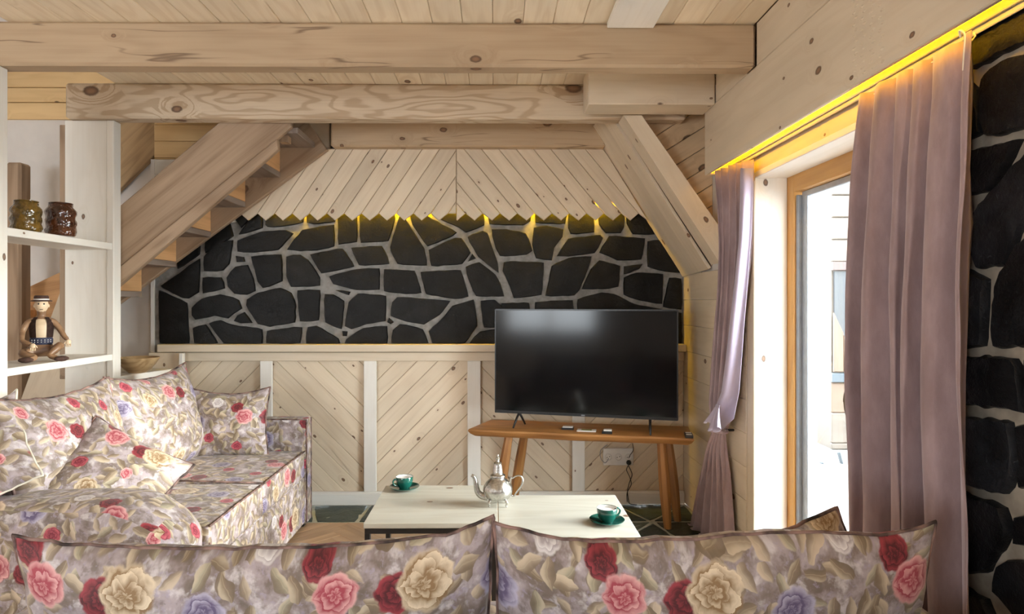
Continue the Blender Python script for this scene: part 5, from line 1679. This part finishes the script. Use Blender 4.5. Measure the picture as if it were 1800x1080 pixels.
def far_curtain():
    X0 = 1.19
    pts = [  # z, px_left, px_right read from its outline, depth
        (300, 1252, 1322), (360, 1256, 1320), (430, 1258, 1317), (500, 1256, 1311), (570, 1252, 1304), (640, 1248, 1297), (690, 1245, 1293), (725, 1243, 1287), (745, 1246, 1284),
        (765, 1246, 1276), (790, 1240, 1276), (830, 1232, 1282), (880, 1222, 1286), (935, 1213, 1290), (985, 1205, 1292)]
    def interp(py):
        for a, b in zip(pts[:-1], pts[1:]):
            if a[0] <= py <= b[0]:
                t = (py - a[0]) / (b[0] - a[0]); return a[1] + (b[1] - a[1]) * t, a[2] + (b[2] - a[2]) * t
        return pts[-1][1:] if py > pts[-1][0] else pts[0][1:]
    rows = []
    N = 44
    for k in range(N + 1):
        py = 291 + (985 - 291) * k / N
        l, r_ = interp(py)
        yl = X0 / ray(l + 9, py).x * ray(l + 9, py).y if False else None
        a = atX(l + 6, py, 1.165); b = atX(r_ - 4, py, 1.225)
        z = H + (CY - py) / F * ((a.y + b.y) / 2)
        if k == N: z = 0.012
        tie = math.exp(-((py - 752) / 26.0) ** 2)
        rows.append((max(z, .012), a.y, b.y, None, .9 - .55 * tie, .5 * sin(py / 170)))
    v = []; f = []; nx = 90; amp = .030
    for k, (z, ya, yb, _, am, shf) in enumerate(rows):
        for i in range(nx + 1):
            t = i / nx; ph = 5.2 * 2 * pi * t + shf + .9 * sin(t * 7)
            s = math.copysign(abs(sin(ph)) ** .8, sin(ph))
            x = 1.165 + .06 * t + am * amp * s * (.8 + .4 * noise.noise(Vector((t * 8, z, 2))))
            v.append((min(x, 1.255), ya + (yb - ya) * t + .010 * am * cos(ph), z))
    for r in range(len(rows) - 1):
        for i in range(nx):
            a = r * (nx + 1) + i; f.append([a, a + 1, a + nx + 2, a + nx + 1])
    c = Vector(v[0]); me = mesh_from('curtain', [Vector(p) - c for p in v], f, True)
    smooth(me)
    o = link('curtain', me, VELVET, None, Matrix.Translation(c))
    tag(o, 'narrow mauve curtain gathered and tied halfway down at the far side of the glass door', 'curtain', 'mauve curtains')
    # turned-over edge of the cloth draping to the tie, catching the light
    v = []; f = []; n = 14
    ed = [(296, 1302, 1324), (350, 1301, 1323), (420, 1299, 1320), (500, 1291, 1314), (570, 1283, 1308), (640, 1275, 1303), (690, 1268, 1299), (715, 1258, 1294), (735, 1248, 1290), (752, 1247, 1272)]
    for k, (py, l, r_) in enumerate(ed):
        for i in range(n + 1):
            t = i / n; px = l + (r_ - l) * t
            p = atX(px, py + (4 * sin(t * 9) if k > 7 else 0), 1.150 + .05 * t - .006 * sin(t * pi * 1.6 + k * .15))
            v.append(p)
    for k in range(len(ed) - 1):
        for i in range(n):
            a = k * (n + 1) + i; f.append([a, a + 1, a + n + 2, a + n + 1])
    c2 = Vector(v[0]); me = mesh_from('turned_edge', [p - c2 for p in v], f, True)
    bm = bmesh.new(); bm.from_mesh(me); bmesh.ops.subdivide_edges(bm, edges=bm.edges[:], cuts=1, use_grid_fill=True); bm.to_mesh(me); bm.free(); smooth(me)
    e = link('turned_edge', me, LINING, o, Matrix.Translation(c2)); e['label'] = 'pale lilac turned-over edge'
    # bunched flare above the tie
    v = []; f = []; n = 26; rows2 = 7
    ctr = atX(1266, 738, 1.14)
    for k in range(rows2 + 1):
        s = k / rows2
        for i in range(n + 1):
            t = i / n - .5
            w_ = .020 + .075 * s ** 1.3
            v.append((ctr.x - .012 - .030 * s + .015 * sin(t * 22) * s, ctr.y - t * 2 * w_ * 1.3, ctr.z + .075 - .13 * s + .03 * abs(t) * s * 2 + .012 * sin(t * 17) * s))
    for k in range(rows2):
        for i in range(n):
            a = k * (n + 1) + i; f.append([a, a + 1, a + n + 2, a + n + 1])
    c3 = Vector(v[0]); me = mesh_from('bunched_cloth', [Vector(p) - c3 for p in v], f, True)
    smooth(me)
    e = link('bunched_cloth', me, LINING, o, Matrix.Translation(c3))
    ring = atX(1262, 757, 1.18)
    tube('tie_band', [(ring.x + .045 * cos(a), ring.y + .055 * sin(a), ring.z + .004 * sin(a * 2)) for a in [2 * pi * i / 20 for i in range(20)]], .008, VELVET, o, 6, True)
    box('hold_back', (ring.x + .04, ring.y + .0, ring.z - .006), (1.268, ring.y + .012, ring.z + .006), BLACK, o)
    for i in range(6):
        y = 3.24 + i * .065
        tube('hook', [(1.247, y, 2.050), (1.249, y, 2.040), (1.238, y, 2.030), (1.215, y, 2.022)], .0022, YTAPE, o, 6)
far_curtain()

for o in list(bpy.data.objects):
    if o.type == 'MESH' and o.name.split('.')[0] in ('curtain', 'turned_edge', 'bunched_cloth'):
        m = o.modifiers.new('thickness', 'SOLIDIFY'); m.thickness = 0.0025; m.offset = 0; m.use_even_offset = False
